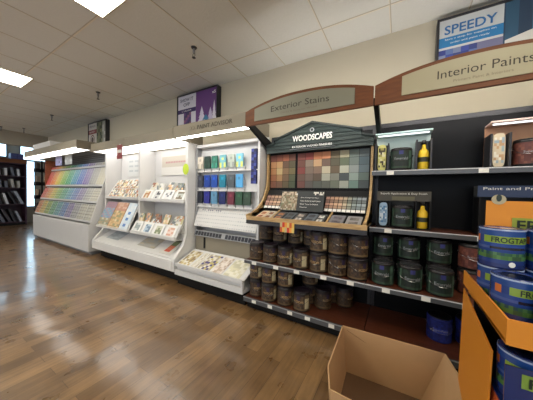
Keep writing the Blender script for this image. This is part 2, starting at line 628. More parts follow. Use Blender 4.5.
# ---- fascia signs
def fascia(x0, x1, px0, px1, panelmat, body, tx, tw, label, sub, group=None):
    t = thing('fascia_sign', ((x0 + x1) / 2, 2.0, 2.0), label, 'sign')
    n = 20

    def top(x, lo, hi):
        u = (x - x0) / (x1 - x0) * 2 - 1
        return lo + (hi - lo) * (1 - abs(u) ** 2.2)
    poly = [(x0, 1.995), (x1, 1.995)] + [(x1 - (x1 - x0) * k / n, top(x1 - (x1 - x0) * k / n, 2.145, 2.245)) for k in range(n + 1)]
    MB().prism(poly, 'y', 1.975, 2.0, 'orangewood').build('fascia_board', t)
    poly = [(px0, 2.03), (px1, 2.03)] + [(px1 - (px1 - px0) * k / n, top(px1 - (px1 - px0) * k / n, 2.145, 2.245) - .028) for k in range(n + 1)]
    pn = MB().prism(poly, 'y', 1.968, 1.975, panelmat).build('sign_panel', t)
    lettering(body, tx, 1.967, 2.128, tw, .056, 'ink', t, bold=-.002, arc=lambda u: -.10 * u * u)
    lettering(sub, tx, 1.967, 2.067, tw * .62, .016, 'inkl', t)
    # black support arms back to the shelving uprights
    for xx in ((x0 + .01,) if x0 < -1 else (x0 - .01, x1 - .045)):
        MB().prism([(2.0, 2.06), (2.0, 2.0), (2.5, 1.8), (2.545, 1.8), (2.545, 1.9)], 'x', xx, xx + .035, 'blackm').build('support_arm', t)
    f = MB().box(x0 + .06, x1 - .06, 2.002, 2.03, 2.05, 2.09, 'whitemetal').build('light_housing', t)
    MB().box(x0 + .08, x1 - .08, 2.03, 2.045, 2.055, 2.08, 'tube2').build('light_tube', f)
    return t


fascia(-1.45, -0.2, -1.33, -0.34, 'signpanel', 'Exterior Stains', -0.84, .58,
       'arched wooden fascia sign reading Exterior Stains', 'Decks & Exterior Wood')
fascia(-0.19, 1.05, -0.008, .87, 'signpanel2', 'Interior Paints', 0.437, .465,
       'arched wooden fascia sign reading Interior Paints', 'Primers Paint & Interiors')

# ================================================================== STAIN DISPLAY
WS = thing('stain_display', (-0.83, 2.25, 0.95), 'dark green clapboard stain display with oak sides and colour swatches', 'display')
MB().box(-1.41, -.25, 2.47, 2.5, .96, 1.8, 'blackm').build('back_board', WS)
out = [(-1.42, 1.765), (-.225, 1.765), (-.225, 1.85), (-.335, 1.875), (-.335, 1.925), (-.84, 2.065), (-1.30, 1.915), (-1.30, 1.875), (-1.42, 1.85)]


def clip(poly, z, keep_above):
    r = []
    for i in range(len(poly)):
        a, c = poly[i], poly[(i + 1) % len(poly)]
        ia, ic = (a[1] >= z) == keep_above, (c[1] >= z) == keep_above
        if ia:
            r.append(a)
        if ia != ic:
            t_ = (z - a[1]) / (c[1] - a[1])
            r.append((a[0] + (c[0] - a[0]) * t_, z))
    return r


b = MB()
z = 1.765
while z < 2.06:
    z1 = z + .04
    pl = clip(clip(out, z, True), z1, False)
    if len(pl) >= 3:
        i0 = len(b.v)
        b.prism(pl, 'y', 2.385, 2.42, 'green')
        # clapboard taper: the top edge of each board sits further back
        for k in range(i0, len(b.v)):
            x_, y_, z_ = b.v[k]
            if y_ < 2.4:
                b.v[k] = (x_, 2.378 + .012 * (z_ - z) / .04, z_)
        xs_ = [p[0] for p in pl]
        b.box(min(xs_) if z < 1.9 else -.84 - (2.065 - z) * 3.1, max(xs_) if z < 1.9 else -.84 + (2.065 - z) * 3.5, 2.386, 2.4, z - .002, z + .002, 'greend') if z > 1.77 else None
    z = z1
pd = b.build('pediment', WS)
b = MB()
ol = [(-.225, 1.85), (-.335, 1.878), (-.335, 1.925), (-.84, 2.065), (-1.30, 1.915), (-1.30, 1.878), (-1.42, 1.85)]
for i in range(len(ol) - 1):
    (xa, za), (xb, zb) = ol[i], ol[i + 1]
    b.prism([(xa, za - .004), (xb, zb - .004), (xb, zb + .014), (xa, za + .014)], 'y', 2.362, 2.425, 'greend')
b.build('roof_trim', pd)
lettering('WOODSCAPES', -.845, 2.372, 1.905, .45, .066, 'inkw', WS, bold=.03)
MB().box(-1.10, -.59, 2.370, 2.378, 1.79, 1.835, 'greend').box(-1.105, -.585, 2.371, 2.379, 1.785, 1.788, 'grey').build('name_plate', WS)
lettering('EXTERIOR WOOD FINISHES', -.845, 2.369, 1.812, .45, .022, 'inkw', WS)
b = MB()
b.prism([(-.842 + .024 * math.cos(a * math.pi / 8), 1.985 + .024 * math.sin(a * math.pi / 8)) for a in range(16)], 'y', 2.372, 2.38, 'grey')
b.prism([(-.842 + .014 * math.cos(a * math.pi / 8), 1.985 + .014 * math.sin(a * math.pi / 8)) for a in range(16)], 'y', 2.370, 2.373, 'greend')
b.build('round_emblem', WS)
# oak side posts that sweep forward
for x0 in (-1.432, -.25):
    pts = [(2.42, 1.80), (2.42, 1.47), (2.405, 1.37), (2.365, 1.27), (2.30, 1.18), (2.20, 1.105), (2.08, 1.06), (1.985, 1.045)]
    b = MB()
    for i in range(len(pts) - 1):
        (ya, za), (yb, zb) = pts[i], pts[i + 1]
        b.prism([(ya, za), (yb, zb), (max(yb, 2.0) + .0, zb - .045 if zb < 1.2 else zb), (2.47, zb - .045 if zb < 1.2 else zb), (2.47, za)], 'x', x0, x0 + .022, 'palewood')
    b.build('side_post', WS)
sw_l = [[(128, 60, 44), (150, 78, 52), (176, 96, 62), (120, 70, 50)], [(196, 140, 90), (206, 160, 104), (110, 78, 54), (92, 84, 56)],
        [(186, 128, 78), (204, 176, 120), (140, 108, 72), (120, 106, 66)], [(160, 98, 62), (176, 132, 84), (120, 92, 64), (86, 92, 62)],
        [(134, 80, 56), (122, 84, 60), (98, 84, 54), (74, 84, 58)]]
sw_r = [[(126, 56, 46), (140, 52, 44), (196, 120, 76), (204, 132, 88), (118, 104, 76), (178, 172, 140), (104, 118, 112), (88, 100, 104)],
        [(116, 70, 56), (146, 128, 112), (208, 168, 124), (120, 96, 80), (96, 92, 72), (110, 120, 96), (120, 134, 128), (84, 104, 112)],
        [(134, 60, 54), (130, 110, 96), (138, 110, 92), (202, 190, 162), (110, 92, 70), (196, 196, 176), (150, 160, 158), (98, 116, 124)],
        [(106, 78, 66), (112, 96, 84), (96, 80, 64), (176, 176, 160), (134, 136, 124), (74, 82, 84), (150, 168, 160), (98, 116, 110)],
        [(112, 66, 58), (90, 84, 78), (86, 90, 82), (92, 96, 86), (110, 116, 100), (170, 174, 160), (112, 140, 132), (70, 80, 82)]]
sw_l = [[(min(255, int(v * .95 + 6)) for v in c) for c in r] for r in sw_l]
sw_l = [[tuple(int(v * .86) for v in c) for c in r] for r in sw_l]
sw_r = [[tuple(int(v * .86 + 4) for v in c) for c in r] for r in sw_r]
MB().box(-1.405, -1.05, 2.455, 2.47, 1.335, 1.765, 'blackm').cells((-1.395, 2.455, 1.35), (-1.06, 2.455, 1.35), (-1.395, 2.455, 1.752), 4, 5, lambda i, j: sw_l[4 - j][i], gap=.02).build('swatch_panel', WS)
MB().box(-1.045, -.255, 2.455, 2.47, 1.335, 1.765, 'blackm').cells((-1.035, 2.455, 1.35), (-.265, 2.455, 1.35), (-1.035, 2.455, 1.752), 8, 5, lambda i, j: sw_r[4 - j][i], gap=.015).build('swatch_panel', WS)


# sloped chip racks
def mute(c, k):
    return tuple(int(max(0, min(255, v * k))) for v in c)


chipcols = [(176, 110, 84), (190, 128, 92), (206, 146, 100), (214, 160, 116), (196, 168, 128), (150, 150, 124), (120, 138, 132), (128, 146, 152), (140, 150, 156)]


def chip_cf(base, n):
    def f(i, j):
        if j == 0:
            return (222, 220, 212)
        c = chipcols[(base + i) % len(chipcols)]
        c = tuple(int(v * .68 + 166 * .32) for v in c)
        return mute(c, [1, .82, 1.02, .66, .92, .5, .3][j % 7])
    return f


for (xa, xb, n, base) in ((-1.405, -1.13, 5, 0), (-.68, -.26, 9, 0)):
    b = MB().slab((xa, 2.30, 1.10), (xb, 2.30, 1.10), (xb, 2.44, 1.325), (xa, 2.44, 1.325), .01, 'blackm')
    b.cells((xa + .01, 2.30, 1.105), (xb - .01, 2.30, 1.105), (xa + .01, 2.438, 1.315), n, 7, chip_cf(base, n), gap=.07)
    b.build('chip_rack', WS)
MB().slab((-1.13, 2.33, 1.10), (-.68, 2.33, 1.10), (-.68, 2.44, 1.325), (-1.13, 2.44, 1.325), .01, 'blackm').build('rack_back', WS)
tr = MB().prism([(2.0, .945), (2.0, .985), (2.30, 1.085), (2.47, 1.085), (2.47, .945)], 'x', -1.418, -.25, 'blackm')
tray = tr.build('literature_tray', WS)
MB().box(-1.41, -.215, 1.972, 2.0, .992, 1.032, 'palewood').build('oak_nosing', tray)
MB().box(-1.41, -.215, 1.968, 2.0, .952, .992, 'dark').build('price_rail', tray)
for xx in (-1.17, -.585):
    MB().slab((xx, 2.0, .99), (xx + .014, 2.0, .99), (xx + .014, 2.3, 1.105), (xx, 2.3, 1.105), .02, 'palewood').build('oak_divider', tray)

sg = thing('information_sign', (-.91, 2.27, 1.085), 'dark information sign leaning in the stain display, cabin photo at its left', 'sign')
A, B_, C_, D_ = (-1.155, 2.26, 1.095), (-.665, 2.26, 1.095), (-.665, 2.315, 1.31), (-1.155, 2.315, 1.31)
b = MB().slab(A, B_, C_, D_, .008, 'print', (46, 50, 52))


def photo_cf(i, j):
    if j > 8:
        return random.choice([(176, 160, 140), (196, 176, 150), (120, 104, 86)]) if i < 10 else random.choice([(210, 206, 196), (120, 116, 108), (90, 86, 80), (180, 170, 150)])
    return random.choice([(140, 124, 98), (160, 148, 124), (110, 112, 84), (124, 104, 80), (176, 166, 146)])


b.cells((-1.15, 2.2612, 1.1), (-.96, 2.2612, 1.1), (-1.15, 2.313, 1.303), 11, 11, photo_cf, off=.0012)
b.cells((-.78, 2.305, 1.27), (-.67, 2.305, 1.27), (-.78, 2.3135, 1.303), 8, 2, lambda i, j: random.choice([(214, 210, 200), (150, 146, 136), (60, 60, 60)]), off=.002)
b.build('sign_board', sg)
uz_ = (Vector(D_) - Vector(A)).normalized()
for k, (tx, w) in enumerate((('Semi-Transparent Stain', .2), ('Semi-Solid & Solid Stain', .22), ('Deck Toner & Sealers', .2), ('Beauty', .08))):
    q = Vector(A) + uz_ * (.15 - .035 * k)
    lettering(tx, -.92 + w / 2 - .0, q.y - .003, q.z, w, .013, 'inkw', sg, ux=Vector((1, 0, 0)), uz=uz_)

# leaflets lying in the stain tray
SL = Vector((0, .30, .10)).normalized()
lf = [(-1.36, .09, (206, 186, 160), (150, 84, 52), 'pale and rust coloured leaflet at the left end of the stain display tray'),
      (-1.26, .08, (190, 180, 166), (120, 74, 48), 'grey leaflet with brown band beside the left oak divider'),
      (-1.145, .1, (70, 72, 76), (150, 104, 70), 'dark leaflet with tan picture, first right of the left divider'),
      (-1.03, .1, (86, 92, 98), (60, 60, 62), 'slate leaflet, second right of the left divider'),
      (-.915, .1, (74, 72, 74), (170, 160, 150), 'charcoal leaflet with pale picture in the middle of the stain tray'),
      (-.80, .1, (96, 104, 112), (58, 58, 62), 'blue-grey leaflet right of the middle of the stain tray'),
      (-.695, .09, (64, 64, 66), (196, 194, 188), 'dark leaflet with white corner beside the right oak divider'),
      (-.56, .13, (120, 118, 122), (90, 84, 92), 'grey folded leaflet just right of the right oak divider'),
      (-.41, .13, (150, 146, 146), (110, 104, 100), 'light grey leaflet stack at the right end of the stain tray')]
for (x, w, c1, c2, lb) in lf:
    y0 = 2.035
    P0 = Vector((x, y0, .985 + (y0 - 2.0) / 3 + .011))
    P1 = P0 + SL * .22
    b = MB().slab(tuple(P0), (P0.x + w, P0.y, P0.z), (P1.x + w, P1.y, P1.z), tuple(P1), .01, 'print', c1)
    b.cells(tuple(P0), (P0.x + w, P0.y, P0.z), tuple(P1), 5, 7, lambda i, j: c1 if (i in (0, 4) or j in (0, 3, 6)) else mute(c2, random.uniform(.8, 1.2)), off=.0008)
    tag(b.build('leaflet', None, org=(x + w / 2, 2.13, 1.0)), lb, 'leaflet', 'leaflets in the stain display tray')

# orange promotional shelf tag
t = thing('promotional_tag', (-.92, 1.965, .98), 'orange and yellow promotional tag clipped to the stain display rail', 'tag')
b = MB().box(-.995, -.845, 1.958, 1.962, .905, 1.0, 'print', (206, 150, 70))
b.cells((-.995, 1.958, .905), (-.845, 1.958, .905), (-.995, 1.958, 1.0), 6, 4,
        lambda i, j: [(200, 90, 48), (216, 176, 84), (190, 176, 130), (204, 60, 40), (226, 150, 60), (214, 190, 110)][(i + (j // 2) * 2) % 6], off=.001)
b.build('tag_card', t)
MB().box(-.93, -.91, 1.961, 1.969, .97, .99, 'wire').build('clip', t)


# ================================================================== CANS
def make_can(kind, loc, label):
    t = thing('paint_can', (0, 0, 0), label, 'paint can')
    r, h = .0815, .188
    body = MB().lathe([(.076, 0), (r - .001, .004), (r, .008), (r, h - .022), (r + .0015, h - .018), (r + .0015, h - .012), (r - .004, h - .006)], n=28, m='can' if kind != 'blue' else 'print', c=(26, 38, 120)).build('can_body', t, True)
    lidm = {'brown': 'lidp', 'green': 'lid', 'blue': 'can', 'red': 'can'}[kind]
    MB().lathe([(r - .004, h - .006), (r - .003, h), (r - .008, h + .001), (r - .012, h - .005), (.02, h - .005)], n=28, m=lidm).build('lid', t, True)
    rows = [.014, .03, .05, .07, .09, .11, .13, .15, .162]
    prof = [(r + .0008, z) for z in rows]

    def cf(u, j):
        # u = 0.75 is the side that faces -Y before rotation
        d = (u - .75 + .5) % 1 - .5
        if kind == 'brown':
            if .13 < d < .22:
                return (178, 166, 132) if 0 < j < 6 else (92, 76, 54)
            if j == 7:
                return (34, 26, 34)
            if j == 0:
                return (96, 76, 50)
            if abs(d) < .035 and j in (5, 6):
                return (44, 34, 62)
            return random.choice([(58, 42, 29), (70, 50, 33), (48, 36, 27), (82, 64, 44)])
        if kind == 'green':
            if abs(d) < .04 and j in (6, 7):
                return (44, 46, 104)
            if .13 < d < .2 or -.2 < d < -.15:
                return (62, 86, 70)
            if j == 0:
                return (38, 60, 44)
            return random.choice([(17, 34, 25), (20, 40, 29), (14, 28, 23)])
        if kind == 'blue':
            if j in (3, 4) and abs(d) < .1:
                return (44, 60, 160)
            return random.choice([(24, 36, 116), (28, 42, 130), (20, 30, 100)])
        return random.choice([(96, 48, 40), (84, 40, 34), (110, 62, 48)])
    MB().lathe(prof, n=32, m='print', cf=cf, cap=False).build('paper_label', t)
    txt = {'brown': 'WOODSCAPES', 'green': 'Emerald', 'blue': 'SuperPaint', 'red': 'SuperDeck'}[kind]
    wrap_text(txt, r + .0018, .095, .105, .022, -math.pi / 2 + .0, 'grey' if kind != 'brown' else 'palewood', t)
    # bail wire hanging in front
    pts = []
    for k in range(13):
        a = math.pi * (1.0 + k / 12)
        pts.append(((r + .006) * math.cos(a), (r + .007) * math.sin(a), .125 - .05 * abs(math.sin(a))))
    MB().tube(pts, .0016, 'wire', 5).tube([(-r - .008, 0, .125), (-r + .004, 0, .125)], .006, 'can', 8).tube([(r - .004, 0, .125), (r + .008, 0, .125)], .006, 'can', 8).build('bail_handle', t)
    t.location = loc
    return t


proto = {}


def can(kind, x, y, z, rz, label, group):
    if kind not in proto:
        o = make_can(kind, (x, y, z), label)
        o.rotation_euler = (0, 0, rz)
        o['group'] = group
        proto[kind] = o
        return o
    return dup(proto[kind], (x, y, z), rz, label, group)


CH = .1925
SH = .5505
xs7 = [-1.345, -1.168, -.992, -.818, -.643, -.468, -.296]
g = 'brown stain cans on the lower shelf'
for i, x in enumerate(xs7):
    rz = random.choice([-.25, .6, .9, .2, 1.3]) if i != 3 else -.35
    lay = 1 if i < 4 else 2
    for k in range(lay):
        pos = ORD[i] + ' from left, front row of lower shelf'
        lb = 'brown stain can, ' + pos + (', bottom of its stack' if lay == 2 and k == 0 else ', top of its stack' if lay == 2 else ', unstacked')
        can('brown', x, 2.095, SH + CH * k, rz + k * .2, lb, g)
for i, x in enumerate([-1.335, -1.15, -.96, -.78, -.60, -.42]):
    lay = 2
    for k in range(lay):
        if k == 1 or i < 4:
            can('brown', x, 2.275, SH + CH * k, random.uniform(-.2, 1.4),
                'brown stain can, %s from left, back row of lower shelf, %s layer' % (ORD[i], 'upper' if k else 'lower'), g)
        elif k == 0:
            can('brown', x, 2.275, SH, random.uniform(-.5, .5),
                'brown stain can, %s from left, back row of lower shelf, lower layer' % ORD[i], g)
g = 'brown stain cans on the base deck'
BD = .1425
base = [(-1.35, 2.12, 2, 'at the left end, back'), (-1.172, 2.085, 2, 'second column from left'), (-.985, 2.10, 2, 'third column from left'),
        (-.80, 2.09, 1, 'front can alone in fourth column'), (-.79, 2.29, 2, 'behind the fourth column'), (-.635, 2.25, 1, 'alone in fifth column'),
        (-.60, 2.44, 1, 'far back behind the fifth column'), (-.455, 2.41, 1, 'rightmost, alone near the back panel'), (-1.35, 2.31, 2, 'behind the leftmost column'), (-1.16, 2.3, 2, 'behind the second column')]
for (x, y, n, where) in base:
    for k in range(n):
        lb = 'brown stain can on the base deck, ' + where + ((', top one' if k else ', bottom one') if n == 2 else '')
        can('brown', x, y, BD + CH * k, random.uniform(-.1, 1.6), lb, g)
g = 'green paint cans on the lower shelf'
for i, x in enumerate([-.098, .093, .284]):
    can('green', x, 2.11, SH, random.uniform(-.2, .3), 'dark green paint can, %s from left in the front row' % ORD[i], g)
for i, x in enumerate([-.115, .085, .295]):
    for k in range(2):
        can('green', x, 2.30, SH + CH * k, random.uniform(-.2, .3), 'dark green paint can, %s from left in the back row, %s layer' % (ORD[i], 'upper' if k else 'lower'), g)
for k in range(2):
    can('red', .492, 2.25, SH + CH * k, .1, 'red-brown can right of the green cans, %s of its stack' % ('top' if k else 'bottom'), 'red-brown cans beside the green ones')
can('blue', .31, 2.25, BD, 0, 'deep blue paint can alone on the base deck under the green cans', 'blue cans on the base deck')
can('blue', .50, 2.3, BD, 0, 'deep blue paint can on the base deck, partly hidden by the orange display', 'blue cans on the base deck')


# ---- sample boxes on the upper shelves
def sample_box(x0, x1, z0, z1, style, label):
    t = thing('sample_box', ((x0 + x1) / 2, 2.36, z0), label, 'display box')
    y0, y1 = 2.27, 2.42
    if style == 'clear':
        fr, bg = 'dark', (206, 222, 216)
    elif style == 'brown':
        fr, bg = 'dark', (178, 132, 100)
    else:
        fr, bg = 'blackm', (40, 40, 38)
    w = x1 - x0
    MB().box(x0, x1, y1 - .006, y1, z0, z1, 'print', bg).build('back_panel', t)
    MB().box(x0, x1, y0, y1, z0, z0 + .008, fr).build('bottom_panel', t)
    n1 = MB()
    n1.box(x0, x0 + .012, y0, y1 - .006, z0 + .008, z1 - .09, fr)
    n1.box(x0 + .012, x0 + .1, y0 + .09, y1 - .006, z0 + .008, z1 - .09, fr)
    n1.box(x0 + .1, x0 + .112, y0, y1 - .006, z0 + .008, z1 - .09, fr)
    n1.build('bottle_niche', t)
    n2 = MB()
    n2.box(x1 - .012, x1, y0, y1 - .006, z0 + .008, z1 - .08, fr)
    n2.box(x1 - .1, x1 - .012, y0 + .09, y1 - .006, z0 + .008, z1 - .08, fr)
    n2.box(x1 - .112, x1 - .1, y0, y1 - .006, z0 + .008, z1 - .08, fr)
    n2.build('bottle_niche', t)
    if style in ('clear', 'brown'):
        tp = MB().box(x0, x1, y0 - .01, y1, z1 - .012, z1, 'print', (196, 224, 224) if style == 'clear' else (226, 200, 190))
        tt = tp.build('top_panel', t)
        MB().box(x0 + .02, x1 - .02, y0 + .03, y0 + .05, z1 - .02, z1 - .012, 'glow').build('light_strip', tt)
    else:
        b = MB().box(x0, x1, y0 + .04, y0 + .05, z1 - .085, z1, 'print', (66, 62, 54) if style == 'dark' else (42, 58, 92))
        b.build('header_card', t)
        lettering('Superb Application & Easy Finish' if style == 'dark' else 'Paint and Primer', (x0 + x1) / 2, y0 + .039, z1 - .022, w * .86, .02, 'tag', t)
        if style == 'dark':
            MB().box(x0 + .12, x1 - .115, y0 + .035, y0 + .04, z1 - .08, z1 - .045, 'print', (96, 92, 70)).build('caption_card', t)
    return t


def bottle(x, y, z, h, m, c, label, body):
    t = thing('stain_bottle', (x, y, z), label, 'bottle')
    w = .034
    MB().lathe([(.036, z), (.04, z + .006), (.04, z + h * .55), (.034, z + h * .64), (.016, z + h * .72), (.013, z + h * .86)], x, y, 20, 'print', cf=lambda u, j: c).build('bottle_body', t, True)
    MB().lathe([(.016, z + h * .86), (.016, z + h), (.012, z + h + .003)], x, y, 14, 'can').build('cap', t, True)
    vs, fs = text_mesh(body, .05, .02)
    b = MB().lathe([(.0405, z + h * .25), (.0405, z + h * .42)], x, y, 20, 'print', cf=lambda u, j: (40, 44, 30), cap=False)
    b.build('paper_band', t)
    return t


def round_pack(x, y, z, h, cols, label):
    """rounded upright applicator pack with a printed front"""
    t = thing('applicator_pack', (x, y, z), label, 'pack')
    w = .034
    pl = []
    for k in range(24):
        a = 2 * math.pi * k / 24
        ex = .3
        cx_ = math.copysign(abs(math.cos(a)) ** .6, math.cos(a)) * w
        cz_ = math.copysign(abs(math.sin(a)) ** ex, math.sin(a)) * h / 2 + z + h / 2
        pl.append((x + cx_, cz_))
    MB().prism(pl[::-1], 'y', y - .02, y + .02, 'print', cols[0]).build('pack_body', t)
    b = MB().cells((x - w * .8, y - .02, z + .03), (x + w * .8, y - .02, z + .03), (x - w * .8, y - .02, z + h - .03), 4, 9,
                   lambda i, j: random.choice(cols), off=.001)
    b.build('printed_front', t)
    return t


sample_box(-.2, .222, 1.4985, 1.835, 'clear', 'clear lit sample box on the top shelf holding a green can')
sample_box(.568, 1.0, 1.4985, 1.84, 'brown', 'lit sample box on the top shelf at the right edge')
sample_box(-.175, .232, .9985, 1.32, 'dark', 'dark sample box on the second shelf reading Superb Application')
sample_box(.52, .95, .9985, 1.37, 'blue', 'blue sample box on the second shelf behind the orange display')
round_pack(-.146, 2.33, 1.507, .235, [(206, 200, 120), (70, 60, 40), (160, 150, 80), (220, 214, 170)], 'yellow and black applicator pack in the clear box left niche')
round_pack(-.12, 2.33, 1.007, .21, [(150, 176, 200), (206, 214, 220), (60, 110, 160), (110, 140, 170)], 'pale blue applicator pack in the dark box left niche')
round_pack(.626, 2.33, 1.507, .25, [(206, 190, 160), (190, 150, 110), (150, 170, 180), (222, 216, 200)], 'cream and tan applicator pack at the right edge box')
bottle(.168, 2.325, 1.507, .245, 'print', (226, 190, 40), 'yellow stain bottle with black cap in the clear box', 'STAIN')
bottle(.176, 2.325, 1.007, .225, 'print', (216, 176, 34), 'yellow stain bottle with black cap in the dark box', 'STAIN')
can('green', .005, 2.325, 1.507, 0, 'green can displayed in the clear lit box on the top shelf', 'cans in the sample boxes')
can('green', .025, 2.325, 1.007, .1, 'dark can displayed in the dark box on the second shelf', 'cans in the sample boxes')
can('red', .785, 2.325, 1.507, 0, 'red-brown can displayed in the top shelf box at the right edge', 'cans in the sample boxes')
can('blue', .73, 2.325, 1.007, 0, 'blue can displayed in the second shelf box behind the orange display', 'cans in the sample boxes')


# ================================================================== PAINT ADVISOR UNIT
def side_panel(x, parent, name='side_panel', y_top=2.22):
    """white end panel whose foot sweeps forward"""
    poly = [(y_top, 1.99), (y_top, .82), (y_top - .005, .66), (y_top - .06, .50), (2.01, .34), (2.0, .30), (2.0, .17), (2.5, .17), (2.5, 1.99)]
    return MB().prism(poly, 'x', x - .025, x + .025, 'white').build(name, parent)


PA = thing('paint_advisor_fixture', (-2.05, 2.3, 0), 'white lit wall fixture under the canopy reading Paint Advisor', 'display fixture')
x0, x1 = -2.63, -1.46
MB().box(x0, x1, 2.5, 2.53, .1, 2.0, 'whitemetal').build('back_panel', PA)
MB().box(x0, x1 - .01, 2.06, 2.5, 0, .15, 'blackm').build('kick_plate', PA)
MB().box(x1 - .03, x1, 2.3, 2.5, .15, 1.98, 'whitemetal').build('side_panel', PA)
MB().box(x0, x1 - .03, 2.44, 2.45, 1.08, 1.93, 'white').build('peg_board', PA)
b = MB().box(x0, x0 + .035, 2.36, 2.44, .62, 1.98, 'grey').box(x1 - .065, x1 - .03, 2.36, 2.44, .62, 1.98, 'grey')
b.box(x0 + .035, x1 - .065, 2.34, 2.42, 1.925, 1.965, 'whitemetal')
b.build('inner_frame', PA)
for z in (1.583, 1.311, 1.078):
    MB().box(x0 + .04, x1 - .07, 2.36, 2.44, z - .012, z, 'white').build('card_ledge', PA)
# slanted sample board with printed rows
b = MB().slab((x0 + .03, 2.31, .785), (x1 - .05, 2.31, .785), (x1 - .05, 2.40, 1.06), (x0 + .03, 2.40, 1.06), .02, 'white')


def board_cf(i, j):
    if j == 9 and 1 < i < 13:
        return (60, 58, 110) if i % 4 else None
    if j % 2 == 0:
        return random.choice([(186, 188, 190), (196, 198, 198), (178, 182, 186)])
    return None


b.cells((x0 + .04, 2.312, .79), (x1 - .06, 2.312, .79), (x0 + .04, 2.399, 1.055), 28, 11, board_cf, gap=.22, off=.0015)
b.build('sample_board', PA)
b = MB().slab((x0 + .03, 2.31, .645), (x1 - .05, 2.31, .645), (x1 - .05, 2.34, .72), (x0 + .03, 2.34, .72), .03, 'grey')
b.cells((x0 + .05, 2.312, .65), (x0 + .56, 2.312, .65), (x0 + .05, 2.337, .71), 9, 1, lambda i, j: (34, 36, 44), gap=.06, off=.002)
b.cells((x0 + .62, 2.312, .65), (x1 - .06, 2.312, .65), (x0 + .62, 2.337, .71), 9, 1, lambda i, j: (30, 34, 48), gap=.06, off=.002)
b.build('chip_drawer_strip', PA)
MB().box(x0 + .02, x1 - .035, 2.36, 2.40, .37, .63, 'greige').build('lower_panel', PA)
MB().box(x0 + .19, x0 + .22, 2.35, 2.36, .46, .62, 'blackm').build('slot', PA)
tray = MB().slab((x0 + .02, 2.0, .285), (x1 - .005, 2.0, .285), (x1 - .005, 2.34, .43), (x0 + .02, 2.34, .43), .012, 'white').build('literature_tray', PA)
MB().box(x0 + .02, x1 - .005, 1.99, 2.0, .27, .31, 'whitemetal').build('tray_lip', tray)
b = MB().box(x0 + .02, x1, 2.0, 2.5, .15, .19, 'whitemetal').box(x0 + .02, x1, 1.992, 2.0, .15, .22, 'whitemetal')
b.box(x0 + .02, x1 - .012, 2.03, 2.04, .19, .275, 'white')
b.build('bottom_shelf', PA)
MB().box(x1 - .012, x1, 1.99, 2.01, .19, .27, 'whitemetal').build('corner_post', PA)

# colour cards in three rows of seven
cards = [[(214, 206, 192), (26, 50, 42), (44, 108, 92), (110, 176, 190), (176, 186, 176), (120, 190, 214)],
         [(58, 62, 76), (26, 62, 150), (24, 70, 160), (20, 120, 150), (74, 84, 92), (84, 164, 220)],
         [(30, 34, 48), (40, 44, 134), (90, 140, 176), (28, 40, 96), (106, 44, 60), (46, 82, 62), (52, 74, 60)]]
cn = [['cream', 'black-green', 'sea green', 'turquoise and yellow', 'pale sage', 'sky blue and yellow'],
      ['slate', 'royal blue', 'cobalt', 'teal', 'charcoal', 'light blue'],
      ['black-navy', 'violet-blue', 'pale steel blue', 'navy', 'maroon', 'forest green', 'olive green']]
xsx = [-2.545, -2.405, -2.265, -2.11, -1.96, -1.82, -1.69]
proto_card = None
for r in range(3):
    zb = (1.583, 1.311, 1.078)[r]
    for i, c in enumerate(cards[r]):
        x = xsx[i]
        zc = zb + .05
        t = thing('colour_card_box', (x, 2.40, zb), '%s colour card box on the %s row of the white peg board' % (cn[r][i], ('top', 'middle', 'bottom')[r]), 'card box', 'colour card boxes on the peg board')
        b = MB().box(x - .056, x + .056, 2.385, 2.425, zb + .001, zb + .055, 'whitemetal')
        b.build('card_holder', t)
        b = MB().box(x - .055, x + .055, 2.365, 2.384, zc - .01, zc + .165, 'print', c)
        alt = mute(c, 1.35) if sum(c) < 330 else mute(c, .8)
        if r == 0 and i in (3, 5):
            alt = (216, 220, 120)
        b.cells((x - .055, 2.365, zc - .01), (x + .055, 2.365, zc - .01), (x - .055, 2.365, zc + .165), 3, 5, lambda a, q: alt if (q in (0, 1) and a != 1 and r == 0) or (q == 3 and a == 1) else c, off=.001)
        b.build('card_pack', t)
x = -1.59
tag(MB().box(x - .04, x + .04, 2.36, 2.39, 1.40, 1.84, 'print', (34, 40, 110)).cells((x - .04, 2.36, 1.40), (x + .04, 2.36, 1.40), (x - .04, 2.36, 1.84), 2, 12, lambda i, j: [(34, 40, 110), (60, 72, 150), (22, 26, 70)][(i + j * 2) % 3], off=.001).build('hanging_card', None, org=(x, 2.37, 1.31)),
    'tall narrow dark blue hanging card at the right of the peg board', 'card')
# leaflets in the tray
SLT = Vector((0, .34, .145)).normalized()
for k, (x, w, cs, lb) in enumerate([
        (-2.58, .20, [(214, 204, 176), (190, 170, 120), (226, 222, 210), (150, 130, 96)], 'leaflet with tan pictures at the left of the paint advisor tray'),
        (-2.34, .10, [(206, 200, 186), (180, 168, 148), (222, 218, 208)], 'narrow pale leaflet second from left in the paint advisor tray'),
        (-2.22, .22, [(220, 214, 200), (190, 176, 110), (170, 160, 140), (80, 70, 120)], 'leaflet with yellow and purple picture in the paint advisor tray'),
        (-1.97, .16, [(210, 196, 186), (186, 168, 150), (224, 214, 206)], 'pinkish leaflet right of centre in the paint advisor tray'),
        (-1.78, .24, [(226, 222, 206), (214, 208, 180), (200, 196, 170)], 'cream leaflet at the right end of the paint advisor tray')]):
    P0 = Vector((x, 2.03, .285 + .03 * .426 + .004))
    P1 = P0 + SLT * .29
    b = MB().slab(tuple(P0), (P0.x + w, P0.y, P0.z), (P1.x + w, P1.y, P1.z), tuple(P1), .003, 'print', cs[0])
    b.cells(tuple(P0), (P0.x + w, P0.y, P0.z), tuple(P1), 6, 8, lambda i, j: random.choice(cs), off=.0006, gap=.0)
    tag(b.build('leaflet', None, org=(x + w / 2, 2.15, .3)), lb, 'leaflet', 'leaflets in the paint advisor tray')

